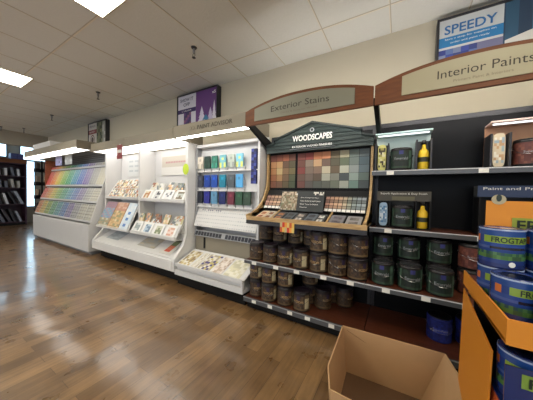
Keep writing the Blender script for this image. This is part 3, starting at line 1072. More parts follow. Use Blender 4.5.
# ================================================================== COLOUR TOOLS UNIT (two lit bays)
CT = thing('colour_tools_fixture', (-3.83, 2.3, 0), 'white lit two-bay wall fixture with tilted colour card shelves', 'display fixture')
MB().box(-5.02, -2.66, 2.5, 2.53, .1, 2.0, 'white').build('back_panel', CT)
for x in (-5.03, -3.865, -2.665):
    if x == -3.865:
        MB().box(x - .025, x + .025, 2.22, 2.5, .57, 1.99, 'white').build('divider_panel', CT)
    else:
        side_panel(x, CT)
MB().box(-4.98, -2.7, 2.12, 2.5, .0, .16, 'blackm').build('kick_plate', CT)
b = MB().prism([(2.0, .17), (2.0, .315), (2.03, .325), (2.5, .325), (2.5, .17)], 'x', -5.0, -2.695, 'white')
bx = b.build('base_box', CT)
for (a, c) in ((-5.0, -3.87), (-3.865, -2.695)):
    b = MB().slab((a, 2.035, .335), (c, 2.035, .335), (c, 2.47, .56), (a, 2.47, .56), .01, 'white')
    b.build('slanted_tray', CT)
# sign panels on the back
t1 = MB().box(-4.72, -4.10, 2.485, 2.5, 1.56, 1.97, 'print', (214, 216, 214))
t1.cells((-4.70, 2.485, 1.60), (-4.12, 2.485, 1.60), (-4.70, 2.485, 1.93), 3, 7, lambda i, j: (186, 192, 194) if (j % 2 and i < 2) else None, gap=.12, off=.001)
t1.cells((-4.23, 2.485, 1.58), (-4.12, 2.485, 1.58), (-4.23, 2.485, 1.66), 3, 3, lambda i, j: random.choice([(190, 110, 90), (206, 160, 120)]), off=.001)
t1.build('sign_panel', CT)
t2 = MB().box(-3.64, -2.80, 2.485, 2.5, 1.56, 1.97, 'print', (222, 220, 214)).cells((-3.62, 2.485, 1.70), (-2.82, 2.485, 1.70), (-3.62, 2.485, 1.88), 1, 1, lambda i, j: (204, 196, 182), off=.001)
t2.cells((-3.52, 2.485, 1.76), (-2.92, 2.485, 1.76), (-3.52, 2.485, 1.80), 14, 1, lambda i, j: (196, 150, 150), gap=.12, off=.002)
t2.build('sign_panel', CT)


def tier(parent, xa, xb, y0, z0, y1, z1, m='white'):
    b = MB().slab((xa, y0, z0), (xb, y0, z0), (xb, y1, z1), (xa, y1, z1), .012, m)
    b.box(xa, xb, y0 - .012, y0, z0 - .012, z0 + .03, m)
    b.box(xa, xb, y0, 2.5, z0 - .024, z0 - .012, m)
    return b.build('tilted_shelf', parent)


tier(CT, -4.99, -3.9, 2.22, 1.14, 2.44, 1.50)
tier(CT, -4.99, -3.9, 2.05, .60, 2.26, 1.06)
tier(CT, -3.83, -2.70, 2.22, 1.13, 2.30, 1.27)
tier(CT, -3.83, -2.70, 2.06, .60, 2.16, .78)


def leaf(name, A, u, w, v, h, th, cs, nu, nv, label, cat, group, cf=None, gap=0.0):
    """a card standing on a tilted shelf: A low-left point, u right, v up the slope"""
    A, u, v = Vector(A), Vector(u), Vector(v).normalized()
    P = [A, A + u * w, A + u * w + v * h, A + v * h]
    b = MB().slab(*[tuple(p) for p in P], th, 'print', cs[0])
    b.cells(P[0], P[1], P[3], nu, nv, cf or (lambda i, j: random.choice(cs)), off=.0008, gap=gap)
    return tag(b.build(name, None, org=tuple(A + u * w / 2)), label, cat, group)


multi = [(186, 140, 110), (210, 176, 140), (140, 150, 140), (222, 208, 180), (160, 110, 90), (206, 202, 192), (112, 122, 126), (218, 217, 212), (186, 176, 134), (214, 212, 204)]
U = (1, 0, 0)
# left bay upper tier: fans of colour cards, two rows of four
v = Vector((0, .22, .36)).normalized()
hn = ['leftmost', 'second from left', 'second from right', 'rightmost']
for r in range(2):
    for i in range(4):
        p = Vector((-4.90 + i * .245, 2.215, 1.148)) + v * (.02 + r * .2)
        leaf('colour_fan', p + Vector((0, -.012, 0)), U, .22, v, .18, .01, multi, 6, 5,
             'multicoloured card fan, left bay upper shelf, %s row, %s' % (('front', 'back')[r], hn[i]), 'colour cards', 'card fans on the left bay upper shelf')
# left bay lower tier: three wide strips
v = Vector((0, .21, .46)).normalized()


def strip_l(i, j):
    rr = j / 11
    if j < 4:
        return random.choice([(130, 140, 120), (160, 150, 120), (190, 190, 170)])
    return [(130, 160, 180), (110, 150, 180), (150, 140, 160)][(i + j) % 3] if j < 9 else (150, 120, 140)


leaf('colour_strip_rack', Vector((-4.96, 2.035, .612)), U, .38, v, .49, .012, multi, 5, 12, 'blue to violet colour strip block, left on the left bay lower shelf', 'colour cards', 'strip blocks on the left bay lower shelf', strip_l, .04)
leaf('colour_strip_rack', Vector((-4.56, 2.035, .612)), U, .36, v, .49, .012, multi, 5, 12, 'tan and ochre colour strip block, middle of the left bay lower shelf', 'colour cards', 'strip blocks on the left bay lower shelf',
     lambda i, j: random.choice([(206, 176, 130), (190, 160, 110), (216, 200, 160), (150, 150, 110)] if j < 8 else [(190, 140, 120), (206, 170, 150)]), .04)
leaf('colour_strip_rack', Vector((-4.18, 2.035, .612)), U, .26, v, .49, .012, [(206, 218, 226)], 3, 9, 'white and pale blue card block, right on the left bay lower shelf', 'colour cards', 'strip blocks on the left bay lower shelf',
     lambda i, j: (90, 130, 190) if (i == 1 and j in (1, 3, 5)) else random.choice([(214, 222, 228), (200, 214, 226)]), .03)
# right bay: white pictured cards in front, fans behind
inks = [[(206, 196, 170), (170, 120, 80)], [(80, 84, 90), (200, 200, 200)], [(120, 124, 130), (214, 214, 214)], [(186, 190, 184), (120, 110, 90)]]
inks2 = [[(200, 204, 204), (150, 160, 160)], [(170, 190, 206), (110, 130, 150)], [(120, 130, 100), (190, 190, 170)], [(206, 160, 140), (220, 200, 190)]]
for (nm, y0, z0, vv, ik) in (('upper', 2.208, 1.135, Vector((0, .08, .14)), inks), ('lower', 2.048, .605, Vector((0, .10, .18)), inks2)):
    vv = vv.normalized()
    for i in range(4):
        cs = ik[i]
        p = Vector((-3.81 + i * .282, y0, z0)) + vv * .005
        leaf('picture_card', p, U, .235, vv, .19, .006, [(222, 222, 220)], 5, 6, 'white picture card on the right bay %s shelf, %s' % (nm, hn[i]), 'card',
             'picture cards at the front of the right bay shelves', lambda a, q, cs=cs: random.choice(cs) if (0 < a < 4 and 0 < q < 5) else (226, 226, 224))
    for i in range(7):
        p = Vector((-3.80 + i * .157, y0 + .12, z0 + .10 if nm == 'upper' else z0 + .11))
        v2 = Vector((random.uniform(-.12, .12), .10, .2))
        c0 = random.choice(multi)
        leaf('colour_fan', p, U, .13, v2, .22, .02, random.sample(multi, 4), 3, 5, 'multicoloured fan deck on the right bay %s shelf, %s from left' % (nm, ORD[i]), 'fan deck',
             'fan decks behind the picture cards')
# things in the slanted bottom trays
leaf('price_sheet', Vector((-4.75, 2.11, .385)), U, .42, Vector((0, .435, .225)), .30, .003, [(176, 182, 186), (160, 166, 170)], 4, 8, 'pale printed sheet in the left bottom tray', 'sheet', None)
leaf('price_sheet', Vector((-3.72, 2.11, .385)), U, .45, Vector((0, .435, .225)), .30, .003, [(190, 180, 160), (176, 174, 168)], 4, 8, 'beige printed sheet in the right bottom tray', 'sheet', None)
leaf('brochure', Vector((-3.08, 2.07, .364)), U, .25, Vector((0, .435, .225)), .36, .006, [(214, 212, 206)], 4, 8, 'brochure with red and green picture at the right of the bottom tray', 'brochure', None,
     lambda i, j: (216, 214, 208) if (i in (0, 3) or j in (0, 7)) else [(196, 90, 70), (206, 120, 90), (120, 130, 90), (90, 96, 70)][min(3, j // 2)])


# ---- canopies of the white fixtures
def canopy(x0, x1, yf, z0, z1, yb, lensz, label, words=None):
    t = thing('light_canopy', ((x0 + x1) / 2, (yf + yb) / 2, z0), label, 'canopy')
    b = MB().box(x0, x1, yf, yf + .02, z0, z1, 'greige').box(x0, x1, yf + .02, yb, z1 - .02, z1, 'greige')
    b.box(x0, x0 + .015, yf + .02, yb, z0, z1 - .02, 'greige').box(x1 - .015, x1, yf + .02, yb, z0, z1 - .02, 'greige')
    b.build('canopy_box', t)
    MB().box(x0 + .015, x1 - .015, yf + .02, yf + lensz, z0 + .005, z0 + .02, 'lens2' if words else 'lens').build('diffuser', t)
    if words:
        lettering(words, x0 + (x1 - x0) * .62, yf - .001, z0 + .085, .56, .05, 'ink', t, bold=.012)
        b = MB()
        for cx_ in (x0 + .34, x0 + .39):
            b.prism([(cx_ + .024 * math.cos(a * math.pi / 8), z0 + .085 + .024 * math.sin(a * math.pi / 8)) for a in range(16)], 'y', yf - .0025, yf, 'inkl')
            b.prism([(cx_ + .018 * math.cos(a * math.pi / 8), z0 + .085 + .018 * math.sin(a * math.pi / 8)) for a in range(16)], 'y', yf - .0035, yf - .0024, 'greige')
        b.build('ring_emblem', t)
    return t


canopy(-2.655, -1.455, 1.98, 2.0, 2.155, 2.5, .12, 'greige canopy with the words PAINT ADVISOR above the colour card boxes', 'PAINT ADVISOR')
canopy(-3.855, -2.66, 1.98, 2.0, 2.14, 2.5, .46, 'greige lit canopy above the right bay of the white fixture')
canopy(-5.06, -3.86, 1.98, 2.0, 2.14, 2.5, .46, 'greige lit canopy above the left bay of the white fixture, beside the rainbow rack')

t = thing('hanging_flag', (-3.99, 1.97, 2.02), 'dark red flag hanging from the canopy of the white fixture', 'tag')
MB().box(-4.07, -3.91, 1.962, 1.966, 1.80, 2.03, 'red').build('flag_card', t)
MB().box(-4.05, -3.93, 1.9605, 1.962, 1.90, 1.95, 'tag').build('pale_band', t)
MB().box(-4.0, -3.98, 1.966, 1.975, 2.02, 2.045, 'whitemetal').build('clip', t)
t = thing('round_shelf_tag', (-2.64, 2.2, 1.56), 'lime green round tag sticking out from the white divider', 'tag')
MB().prism([(-2.62 + .062 * math.cos(a * math.pi / 12), 1.60 + .078 * math.sin(a * math.pi / 12)) for a in range(24)], 'y', 2.165, 2.169, 'lime').build('tag_disc', t)
MB().box(-2.66, -2.64, 2.169, 2.22, 1.58, 1.60, 'plastic').build('clip', t)

# ================================================================== RAINBOW RACK
RK = thing('colour_rack_fixture', (-6.75, 2.3, 0), 'wide white rack of rainbow colour strips at the far left', 'display fixture')
RX0, RX1 = -8.35, -5.16
b = MB().prism([(1.98, .07), (1.98, .60), (2.6, .60), (2.6, .07)], 'x', RX0, RX1, 'white')
n = 60
for k in range(n):
    xx = RX0 + (RX1 - RX0) * (k + .2) / n
    b.box(xx, xx + .03, 1.974, 1.98, .08, .59, 'whitemetal')
b.build('base_cabinet', RK)
MB().box(RX0 + .05, RX1 - .05, 2.05, 2.55, 0, .07, 'grey').build('plinth', RK)
MB().box(RX0, RX1, 2.5, 2.53, .6, 2.2, 'slat').build('back_panel', RK)
MB().prism([(2.0, .6), (2.5, .6), (2.5, 1.86), (2.36, 1.86)], 'x', RX1, RX1 + .02, 'white').build('side_panel', RK)
MB().box(RX0 - .03, RX0, 2.22, 2.53, .6, 2.07, 'endwood').build('side_panel', RK)['label'] = 'warm wood end panel'
for k in range(6):
    MB().box(RX0 + .02, RX1 - .02, 2.49, 2.5, 1.88 + .045 * k, 1.895 + .045 * k, 'dark').build('slat', RK)
tiers = [(2.02, .655, 2.14, .99), (2.13, 1.035, 2.25, 1.325), (2.24, 1.375, 2.37, 1.77), (2.36, 1.80, 2.40, 1.89)]
huen = ['red', 'orange', 'yellow', 'lime', 'green', 'teal', 'blue', 'violet', 'grey', 'cream']
hues = [(186, 48, 46), (208, 104, 50), (212, 172, 56), (134, 164, 62), (62, 142, 90), (60, 140, 156), (60, 104, 178), (112, 92, 156), (144, 144, 146), (190, 184, 164)]
tn = ['lowest', 'second lowest', 'second highest', 'topmost']
for ti, (ya, za, yb, zb) in enumerate(tiers):
    b = MB().slab((RX0, ya, za), (RX1, ya, za), (RX1, yb, zb), (RX0, yb, zb), .01, 'whitemetal')
    b.box(RX0, RX1, ya - .014, ya, za - .02, za + .02, 'whitemetal').box(RX0, RX1, yb, 2.5, zb - .01, zb, 'dark')
    b.box(RX0, RX1, yb - .002, yb + .01, zb + .002, zb + .016, 'dark')
    b.build('strip_tier', RK)
    vv = Vector((0, yb - ya, zb - za))
    hh = vv.length
    n = 10
    w = (RX1 - RX0) / n
    for i in range(n):
        h_ = hues[i] if ti != 0 else tuple(int(c * .5 + 62) for c in hues[min(9, i + 1)])
        if ti == 1:
            h_ = tuple(int(c * .8 + 34) for c in hues[i])
        nx = hues[min(9, i + 1)]

        def cf(a, q, h_=h_, nx=nx, ti=ti):
            f = a / 3 * .7
            hcol = [h_[k] * (1 - f) + nx[k] * f for k in range(3)]
            pale = .03 + .33 * (q / 9) if ti > 1 else (.22 if (q % 3) else .05)
            if ti == 1:
                pale += .1
            dark = 1.0 if ti > 1 else (.86 if q % 2 else 1.0)
            return tuple(int(min(235, (hcol[k] * (1 - pale) + (212, 212, 208)[k] * pale) * dark)) for k in range(3))
        leaf('colour_strip_column', Vector((RX0 + w * i + .008, ya - .013, za + .022)), U, w - .012, vv, hh - .03, .008, [(206, 208, 206)], 3, 10,
             '%s%s colour strips on the %s tier of the rainbow rack' % ('muted ' if ti == 0 else '', huen[i], tn[ti]), 'colour strips',
             'colour strip columns on the rainbow rack', cf, .03)
t = thing('light_canopy', (-6.9, 2.0, 2.07), 'long greige lit canopy over the rainbow rack', 'canopy')
b = MB().box(-8.3, -5.2, 1.81, 1.83, 2.055, 2.215, 'greige').box(-8.3, -5.2, 1.83, 2.5, 2.195, 2.215, 'greige')
b.box(-5.22, -5.2, 1.83, 2.5, 2.055, 2.195, 'greige').box(-8.3, -8.28, 1.83, 2.5, 2.055, 2.195, 'greige')
b.box(-7.65, -6.55, 1.815, 2.2, 2.215, 2.33, 'white')
b.build('canopy_box', t)
MB().box(-8.28, -5.22, 1.83, 2.05, 2.06, 2.08, 'lens').box(-8.3, -5.2, 1.805, 1.81, 2.055, 2.072, 'lens').build('diffuser', t)
for (xa, xb, c, lb) in ((-7.62, -7.22, (150, 150, 190), 'lilac hanging card above the rainbow rack'), (-7.02, -6.62, (176, 180, 180), 'grey-white hanging card above the rainbow rack')):
    tag(MB().box(xa, xb, 2.22, 2.226, 1.88, 2.11, 'print', c).cells((xa, 2.22, 1.88), (xb, 2.22, 1.88), (xa, 2.22, 2.11), 4, 4, lambda i, j: mute(c, random.uniform(.85, 1.2)), off=.001, gap=.06).build('hanging_card', None, org=(xa, 2.22, 1.88)), lb, 'card')

# ---- literature spinner beside the rack
t = thing('literature_spinner', (-9.0, 2.32, 0), 'dark wire literature spinner left of the rainbow rack', 'rack')
MB().lathe([(.17, 0), (.17, .02), (.03, .04)], -9.0, 2.32, 20, 'blackm').build('foot', t)
MB().lathe([(.018, .04), (.018, 2.1)], -9.0, 2.32, 10, 'blackm').build('pole', t)
for k in range(4):
    z = .62 + k * .38
    for a in range(4):
        an = math.radians(a * 90 + 20)
        cx_, cy_ = -9.0 + .13 * math.cos(an), 2.32 + .13 * math.sin(an)
        MB().box(cx_ - .09, cx_ + .09, cy_ - .04, cy_ + .04, z, z + .1, 'blackm').build('pocket', t)
        tag(MB().box(cx_ - .07, cx_ + .07, cy_ - .02, cy_ + .02, z + .101, z + .27, 'print', random.choice([(70, 66, 62), (120, 112, 104), (150, 130, 110), (50, 48, 50)])).build('booklet', None, org=(cx_, cy_, z + .1)),
            'booklet in the %s pocket row of the dark literature spinner' % ['lowest', 'second lowest', 'second highest', 'top'][k], 'booklet', 'booklets in spinner row ' + ['one', 'two', 'three', 'four'][k])

# ---- far bookcase of wallpaper books
BK = thing('bookcase', (-11.75, 1.2, 0), 'dark maroon bookcase of sample books at the far end', 'bookcase')
MB().box(-12.0, -11.97, -.8, 2.57, 0, 2.3, 'purple').build('back_panel', BK)
for y in (-.8, .88, 2.53):
    MB().box(-11.97, -11.5, y, y + .04, 0, 2.3, 'purple').build('side_panel', BK)
for z in (.12, .74, 1.31, 1.72, 2.16):
    MB().box(-11.97, -11.48, -.76, 2.53, z - .03, z, 'purple').build('shelf', BK)
MB().box(-11.97, -11.47, -.8, 2.57, 2.16, 2.3, 'orangewood').build('header_board', BK)
MB().box(-11.97, -11.52, -.76, 2.53, 0, .09, 'blackm').build('kick_plate', BK)
bc = [(206, 206, 210), (150, 156, 168), (44, 44, 50), (96, 100, 112), (180, 176, 170), (60, 56, 66), (120, 116, 118)]
for r, (z, nm) in enumerate(((.12, 'lowest'), (.74, 'second'), (1.31, 'third'), (1.72, 'top'))):
    y = 1.0
    for k in range(10):
        th = random.uniform(.045, .08)
        h = random.uniform(.36, .46) if r < 2 else random.uniform(.22, .3)
        lean = random.uniform(.25, .55) if r < 2 else random.uniform(.0, .3)
        c = random.choice(bc)
        b = MB()
        dy = lean * h
        p = [(y + dy * .0, z + .001), (y + th, z + .001), (y + th - dy, z + h), (y - dy, z + h)]
        b.prism([(q[0] + dy * .55, q[1]) for q in p], 'x', -11.9, -11.55, 'print', c)
        b.build('sample_book', None, org=(-11.7, y, z))
        o = COL.objects[-1]
        names_c = {(206, 206, 210): 'white', (150, 156, 168): 'blue-grey', (44, 44, 50): 'black', (96, 100, 112): 'slate', (180, 176, 170): 'cream', (60, 56, 66): 'dark plum', (120, 116, 118): 'grey'}
        tag(o, '%s leaning sample book on the %s shelf of the maroon bookcase, %s from left' % (names_c[c], nm, ORD[k]), 'book', 'sample books in the maroon bookcase')
        y += .148 if r < 2 else .15
tag(MB().box(-11.85, -11.55, 2.2, 2.5, 2.302, 2.5, 'print', (52, 58, 110)).cells((-11.55, 2.2, 2.32), (-11.55, 2.5, 2.32), (-11.55, 2.2, 2.48), 2, 2, lambda i, j: (70, 76, 130), off=.001, gap=.1).build('storage_box', None, org=(-11.7, 2.35, 2.3)),
    'blue box on top of the maroon bookcase', 'box')


# ================================================================== POSTERS
def poster(x0, x1, z0, z1, label):
    t = thing('framed_poster', ((x0 + x1) / 2, 2.64, z0), label, 'poster')
    f = .018
    b = MB().box(x0, x0 + f, 2.6, 2.688, z0, z1, 'dark').box(x1 - f, x1, 2.6, 2.688, z0, z1, 'dark')
    b.box(x0 + f, x1 - f, 2.6, 2.688, z0, z0 + f, 'dark').box(x0 + f, x1 - f, 2.6, 2.688, z1 - f, z1, 'dark')
    b.build('frame', t)
    return t


P1 = poster(-3.39, -2.45, 2.33, 2.935, 'purple framed poster reading SHOW IT OFF above the paint advisor canopy')
b = MB().box(-3.37, -2.47, 2.612, 2.62, 2.35, 2.92, 'print', (98, 58, 120))
b.cells((-3.37, 2.612, 2.35), (-2.93, 2.612, 2.35), (-3.37, 2.612, 2.92), 1, 1, lambda i, j: (206, 204, 214), off=.001)
b.cells((-3.37, 2.612, 2.62), (-2.93, 2.612, 2.62), (-3.37, 2.612, 2.69), 1, 1, lambda i, j: (52, 40, 90), off=.002)
b.cells((-3.22, 2.612, 2.38), (-3.04, 2.612, 2.38), (-3.22, 2.612, 2.62), 4, 6, lambda i, j: [(58, 40, 96), (96, 60, 120), (130, 80, 110), (60, 50, 90)][(i * 3 + j) % 4], off=.002)
b.cells((-2.93, 2.612, 2.35), (-2.47, 2.612, 2.35), (-2.93, 2.612, 2.43), 9, 2, lambda i, j: random.choice([(150, 60, 50), (190, 110, 70), (206, 190, 180)]), off=.002)
# pale evergreen shapes and lights on the purple half
for (cx_, w, h, c) in ((-2.79, .18, .24, (206, 200, 220)), (-2.60, .14, .2, (190, 180, 210)), (-2.52, .1, .3, (216, 210, 226)), (-2.70, .2, .1, (60, 120, 160))):
    for k in range(3):
        zb = 2.43 + h * k * .25
        ww = w * (1 - k * .25) / 2
        b.face([(cx_ - ww, 2.6095 - k * .0002, zb), (cx_ + ww, 2.6095 - k * .0002, zb), (cx_, 2.6095 - k * .0002, zb + h * .5)], 'print', c)
b.build('poster_print', P1)
lettering('SHOW IT', -3.15, 2.609, 2.84, .32, .055, 'inkn', P1, bold=.01)
lettering('OFF', -3.15, 2.609, 2.76, .16, .055, 'inkn', P1, bold=.01)
lettering('COLOR', -3.15, 2.609, 2.655, .24, .022, 'inkw', P1)
lettering('x5', -2.53, 2.609, 2.85, .08, .045, 'inkw', P1, bold=.02)

P2 = poster(.255, 1.5, 2.32, 2.905, 'blue framed poster reading SPEEDY above the Interior Paints sign')
b = MB().box(.27, 1.48, 2.612, 2.62, 2.34, 2.89, 'print', (44, 66, 92))
b.cells((.27, 2.612, 2.34), (.70, 2.612, 2.34), (.27, 2.612, 2.89), 1, 1, lambda i, j: (196, 200, 200), off=.001)
b.cells((.27, 2.612, 2.64), (.70, 2.612, 2.64), (.27, 2.612, 2.73), 1, 1, lambda i, j: (38, 120, 176), off=.002)
b.cells((.27, 2.612, 2.34), (.70, 2.612, 2.34), (.27, 2.612, 2.62), 8, 6, lambda i, j: [(48, 60, 130), (60, 76, 150), (90, 110, 160), (52, 64, 120), (120, 130, 160)][(i * 2 + j) % 5] if i < 5 else (110, 110, 140), off=.002)
b.cells((.505, 2.612, 2.44), (.60, 2.612, 2.44), (.505, 2.612, 2.55), 1, 3, lambda i, j: [(34, 40, 48), (50, 90, 110), (30, 34, 40)][j], off=.003)
b.cells((.505, 2.612, 2.51), (.60, 2.612, 2.51), (.505, 2.612, 2.53), 1, 1, lambda i, j: (220, 224, 224), off=.004)
b.cells((.71, 2.612, 2.5), (1.48, 2.612, 2.5), (.71, 2.612, 2.89), 10, 4, lambda i, j: [(46, 84, 110), (38, 60, 84), (58, 100, 130), (34, 48, 66)][(i + j * 0) % 4], off=.002)
b.face([(.71, 2.609, 2.46), (.82, 2.609, 2.46), (.95, 2.609, 2.56), (1.3, 2.609, 2.6), (1.48, 2.609, 2.66), (1.2, 2.609, 2.66), (.86, 2.609, 2.62), (.71, 2.609, 2.58)], 'print', (206, 204, 198))
b.face([(.71, 2.6088, 2.34), (1.48, 2.6088, 2.34), (1.48, 2.6088, 2.56), (.95, 2.6088, 2.52), (.82, 2.6088, 2.44), (.71, 2.6088, 2.44)], 'print', (40, 32, 40))
b.build('poster_print', P2)
lettering('SPEEDY', .485, 2.608, 2.79, .35, .08, 'inkb', P2, bold=.018)
lettering('Save a stop for supplies on', .485, 2.608, 2.705, .34, .02, 'inkw', P2)
lettering('order and paint ready', .485, 2.608, 2.67, .26, .02, 'inkw', P2)

P3 = poster(-6.80, -5.90, 2.33, 2.935, 'framed poster with red band and round badge above the rainbow rack')
b = MB().box(-6.78, -5.92, 2.612, 2.62, 2.35, 2.92, 'print', (88, 96, 76))
b.cells((-6.78, 2.612, 2.35), (-6.36, 2.612, 2.35), (-6.78, 2.612, 2.92), 1, 1, lambda i, j: (196, 190, 182), off=.001)
b.cells((-6.78, 2.612, 2.66), (-6.36, 2.612, 2.66), (-6.78, 2.612, 2.76), 1, 1, lambda i, j: (128, 52, 54), off=.002)
b.cells((-6.34, 2.612, 2.35), (-5.94, 2.612, 2.35), (-6.34, 2.612, 2.9), 6, 7, lambda i, j: random.choice([(96, 104, 80), (120, 120, 90), (60, 66, 50)]) if i < 4 else random.choice([(150, 150, 140), (190, 190, 184)]), off=.002)
for rr, c, dy in ((.11, (110, 60, 60), 0), (.085, (196, 190, 182), .0004), (.06, (70, 50, 50), .0008)):
    b.face([(-6.57 + rr * math.cos(a * math.pi / 12), 2.609 - dy, 2.52 + rr * 1.1 * math.sin(a * math.pi / 12)) for a in range(24)], 'print', c)
b.build('poster_print', P3)
lettering('PREMIUM', -6.57, 2.609, 2.84, .3, .05, 'inkn', P3)
lettering('QUALITY', -6.57, 2.609, 2.71, .3, .04, 'inkw', P3)

# ================================================================== CARDBOARD BOX (foreground)
BX = thing('cardboard_box', (0, 1.35, 0), 'large open empty cardboard box on the floor in the foreground', 'box')
rim = [(-.312, 1.635), (-.298, 1.20), (-.252, 1.065), (.24, 1.03), (.352, 1.22), (.262, 1.665)]
cxb, cyb = 0.0, 1.36
bot = [(-.285, 1.665), (-.27, 1.20), (-.235, 1.09), (.16, 1.06), (.20, 1.2), (.155, 1.68)]
HB = .35
for i in range(6):
    a, c = rim[i], rim[(i + 1) % 6]
    a0, c0 = bot[i], bot[(i + 1) % 6]
    nx, ny = (c[1] - a[1]), -(c[0] - a[0])
    ln = math.hypot(nx, ny)
    o_ = (-nx / ln * .006, -ny / ln * .006)
    if (o_[0] * ((a[0] + c[0]) / 2 - cxb) + o_[1] * ((a[1] + c[1]) / 2 - cyb)) < 0:
        o_ = (-o_[0], -o_[1])
    b = MB()
    q = [(a0[0], a0[1], .004), (c0[0], c0[1], .004), (c[0], c[1], HB), (a[0], a[1], HB)]
    q2 = [(p[0] + o_[0], p[1] + o_[1], p[2]) for p in q]
    i0 = 0
    b.v = q + q2
    b.f = [(0, 1, 2, 3), (7, 6, 5, 4), (0, 4, 5, 1), (1, 5, 6, 2), (2, 6, 7, 3), (3, 7, 4, 0)]
    b.m = ['card'] * 6
    b.c = [(0, 0, 0)] * 6
    b.build('box_wall', BX)
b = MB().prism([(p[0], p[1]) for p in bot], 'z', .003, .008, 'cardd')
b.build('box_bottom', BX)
# low crease fold seen on the back wall
MB().tube([(-.285, 1.63, .33), (-.12, 1.655, .25)], .0012, 'cardd', 4).build('crease', BX)

# ================================================================== ORANGE TAPE DISPLAY
FT = thing('tape_display', (.58, 1.2, 0), 'orange cardboard floor display of blue tape rolls at the right edge', 'display')
DX0, DX1, DY0, DY1 = .296, .86, .965, 1.49
# rear header
hd = MB().prism([(.345, .62), (DX1, .62), (DX1, 1.262), (.345, 1.262)], 'y', 1.395, 1.40, 'orange').build('header_card', FT)
b = MB().cells((.43, 1.395, 1.125), (DX1, 1.395, 1.125), (.43, 1.395, 1.19), 1, 1, lambda i, j: (140, 150, 52), off=.0012)
b.build('header_band', hd)
lettering('FROGTAPE', .60, 1.392, 1.158, .31, .045, 'inkg', FT, bold=.02)
b = MB().prism([(.385 + .024 * math.cos(a * math.pi / 12), 1.268 + .022 * math.sin(a * math.pi / 12)) for a in range(24)], 'y', 1.392, 1.396, 'signpanel2')
b.prism([(.385 + .009 * math.cos(a * math.pi / 8), 1.275 + .016 * math.sin(a * math.pi / 8)) for a in range(16)], 'y', 1.390, 1.392, 'green')
b.build('round_badge', FT)
# top tray
b = MB().box(DX0, DX1, DY0, DY1 - .1, .83, .838, 'orange')
b.build('tray_floor', FT)
# side lip, tilting down towards the back so that it reads as a wedge
b = MB().prism([(DY0, .825), (DY0, .905), (DY1, .905), (DY1, .838)], 'x', DX0, DX0 + .006, 'orange').build('tray_side', FT)
b = MB().box(DX0, DX1, DY0 - .006, DY0, .825, .905, 'orange').build('tray_front', FT)
# lower side wing with the slanted top edge
b = MB().prism([(1.51, .0), (1.46, .822), (1.06, .744), (1.10, .0)], 'x', DX0 - .004, DX0 + .001, 'orange').build('side_wing', FT)
MB().box(DX0 + .02, DX1 - .02, 1.38, 1.39, 0, .83, 'blackm').build('back_card', FT)
# second tray
MB().box(DX0 + .012, DX1, 1.0, 1.37, .60, .606, 'shrink').build('tray_floor', FT)
lip = MB().box(DX0 + .012, DX1, .995, 1.0, .60, .745, 'shrink').build('tray_front', FT)
lip['label'] = 'blue printed tray front'
b = MB().cells((.345, .995, .685), (.62, .995, .685), (.345, .995, .73), 1, 1, lambda i, j: (120, 150, 60), off=.0012).build('name_band', lip)
lettering('FROGTAPE', .48, .992, .7075, .24, .032, 'inkg', FT, bold=.02)
MB().box(DX0 + .012, DX1, .998, 1.37, 0, .598, 'orangered').build('lower_carton', FT)


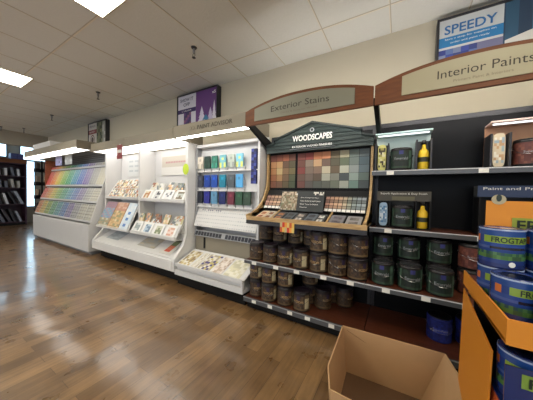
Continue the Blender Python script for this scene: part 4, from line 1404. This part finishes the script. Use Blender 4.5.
def make_roll(loc, label):
    t = thing('tape_roll_pack', (0, 0, 0), label, 'tape pack')
    r, h = .0695, .154
    rows = [0, .004, .018, .034, .05, .062, .074, .084, .098, .126, .138, .148, h]

    def cf(u, j):
        d = (u - .75 + .5) % 1 - .5
        if j <= 1:
            return (28, 44, 100)
        if j == 2:
            return (28, 52, 116)
        if j == 3:
            return random.choice([(60, 104, 52), (74, 116, 60), (52, 84, 56)])
        if j == 4:
            return random.choice([(70, 110, 70), (36, 72, 80), (46, 88, 66)])
        if j == 5:
            return (28, 56, 122)
        if j == 6:
            return (24, 28, 50) if abs(d) < .14 else (60, 84, 140)
        if j == 7:
            return (30, 62, 132)
        if j == 8:
            return (126, 154, 58) if abs(d) < .2 else ((190, 104, 44) if .26 < abs(d) < .31 else (28, 56, 122))
        if j in (9, 10):
            return (30, 66, 132)
        return (130, 146, 180)
    MB().lathe([(r, z) for z in rows], n=40, m='gloss', cf=cf).build('shrink_wrap', t, True)
    MB().lathe([(r, h), (r - .002, h + .003), (r - .01, h + .003), (.038, h - .001), (.036, h - .02)], n=28, m='shrink').build('wrap_top', t, True)
    wrap_text('FROGTAPE', r + .001, .112, .125, .021, -math.pi / 2, 'inkg', t, bold=.025)
    MB().prism([(.0, 0)] * 0 or [(.010 * math.cos(a * math.pi / 8), .018 + .010 * math.sin(a * math.pi / 8)) for a in range(16)], 'y', -r - .002, -r - .0002, 'inkw').build('round_badge', t)
    t.location = loc
    return t


ZT = .839
rolls = [(.372, 1.30, 1, .2, 'blue tape pack, top layer, back left of the orange tray'), (.372, 1.30, 0, .35, 'blue tape pack, bottom layer, back left of the orange tray'),
         (.516, 1.31, 1, .3, 'blue tape pack, top layer, back centre of the orange tray'), (.516, 1.31, 0, .3, 'blue tape pack, bottom layer, back centre of the orange tray'),
         (.378, 1.158, 0, .7, 'blue tape pack, middle row left, partly behind the front pack'), (.462, 1.04, 0, .15, 'blue tape pack at the front left of the orange tray'),
         (.61, 1.045, 0, .2, 'blue tape pack at the front centre of the orange tray'), (.535, 1.167, 0, .5, 'blue tape pack in the middle row centre of the orange tray'),
         (.66, 1.3, 1, .2, 'blue tape pack, top layer, back right of the orange tray'), (.66, 1.3, 0, .2, 'blue tape pack, bottom layer, back right of the orange tray')]
r0 = None
for (x, y, k, rz, lb) in rolls:
    loc = (x, y, ZT + .1575 * k)
    if r0 is None:
        r0 = make_roll(loc, lb)
        r0.rotation_euler = (0, 0, rz)
        r0['group'] = 'tape packs in the orange display'
    else:
        dup(r0, loc, rz, lb)
for i, x in enumerate((.385, .53, .68)):
    dup(r0, (x, 1.085, .607), .2, 'blue tape pack in the lower tray of the orange display, %s from left' % ORD[i])
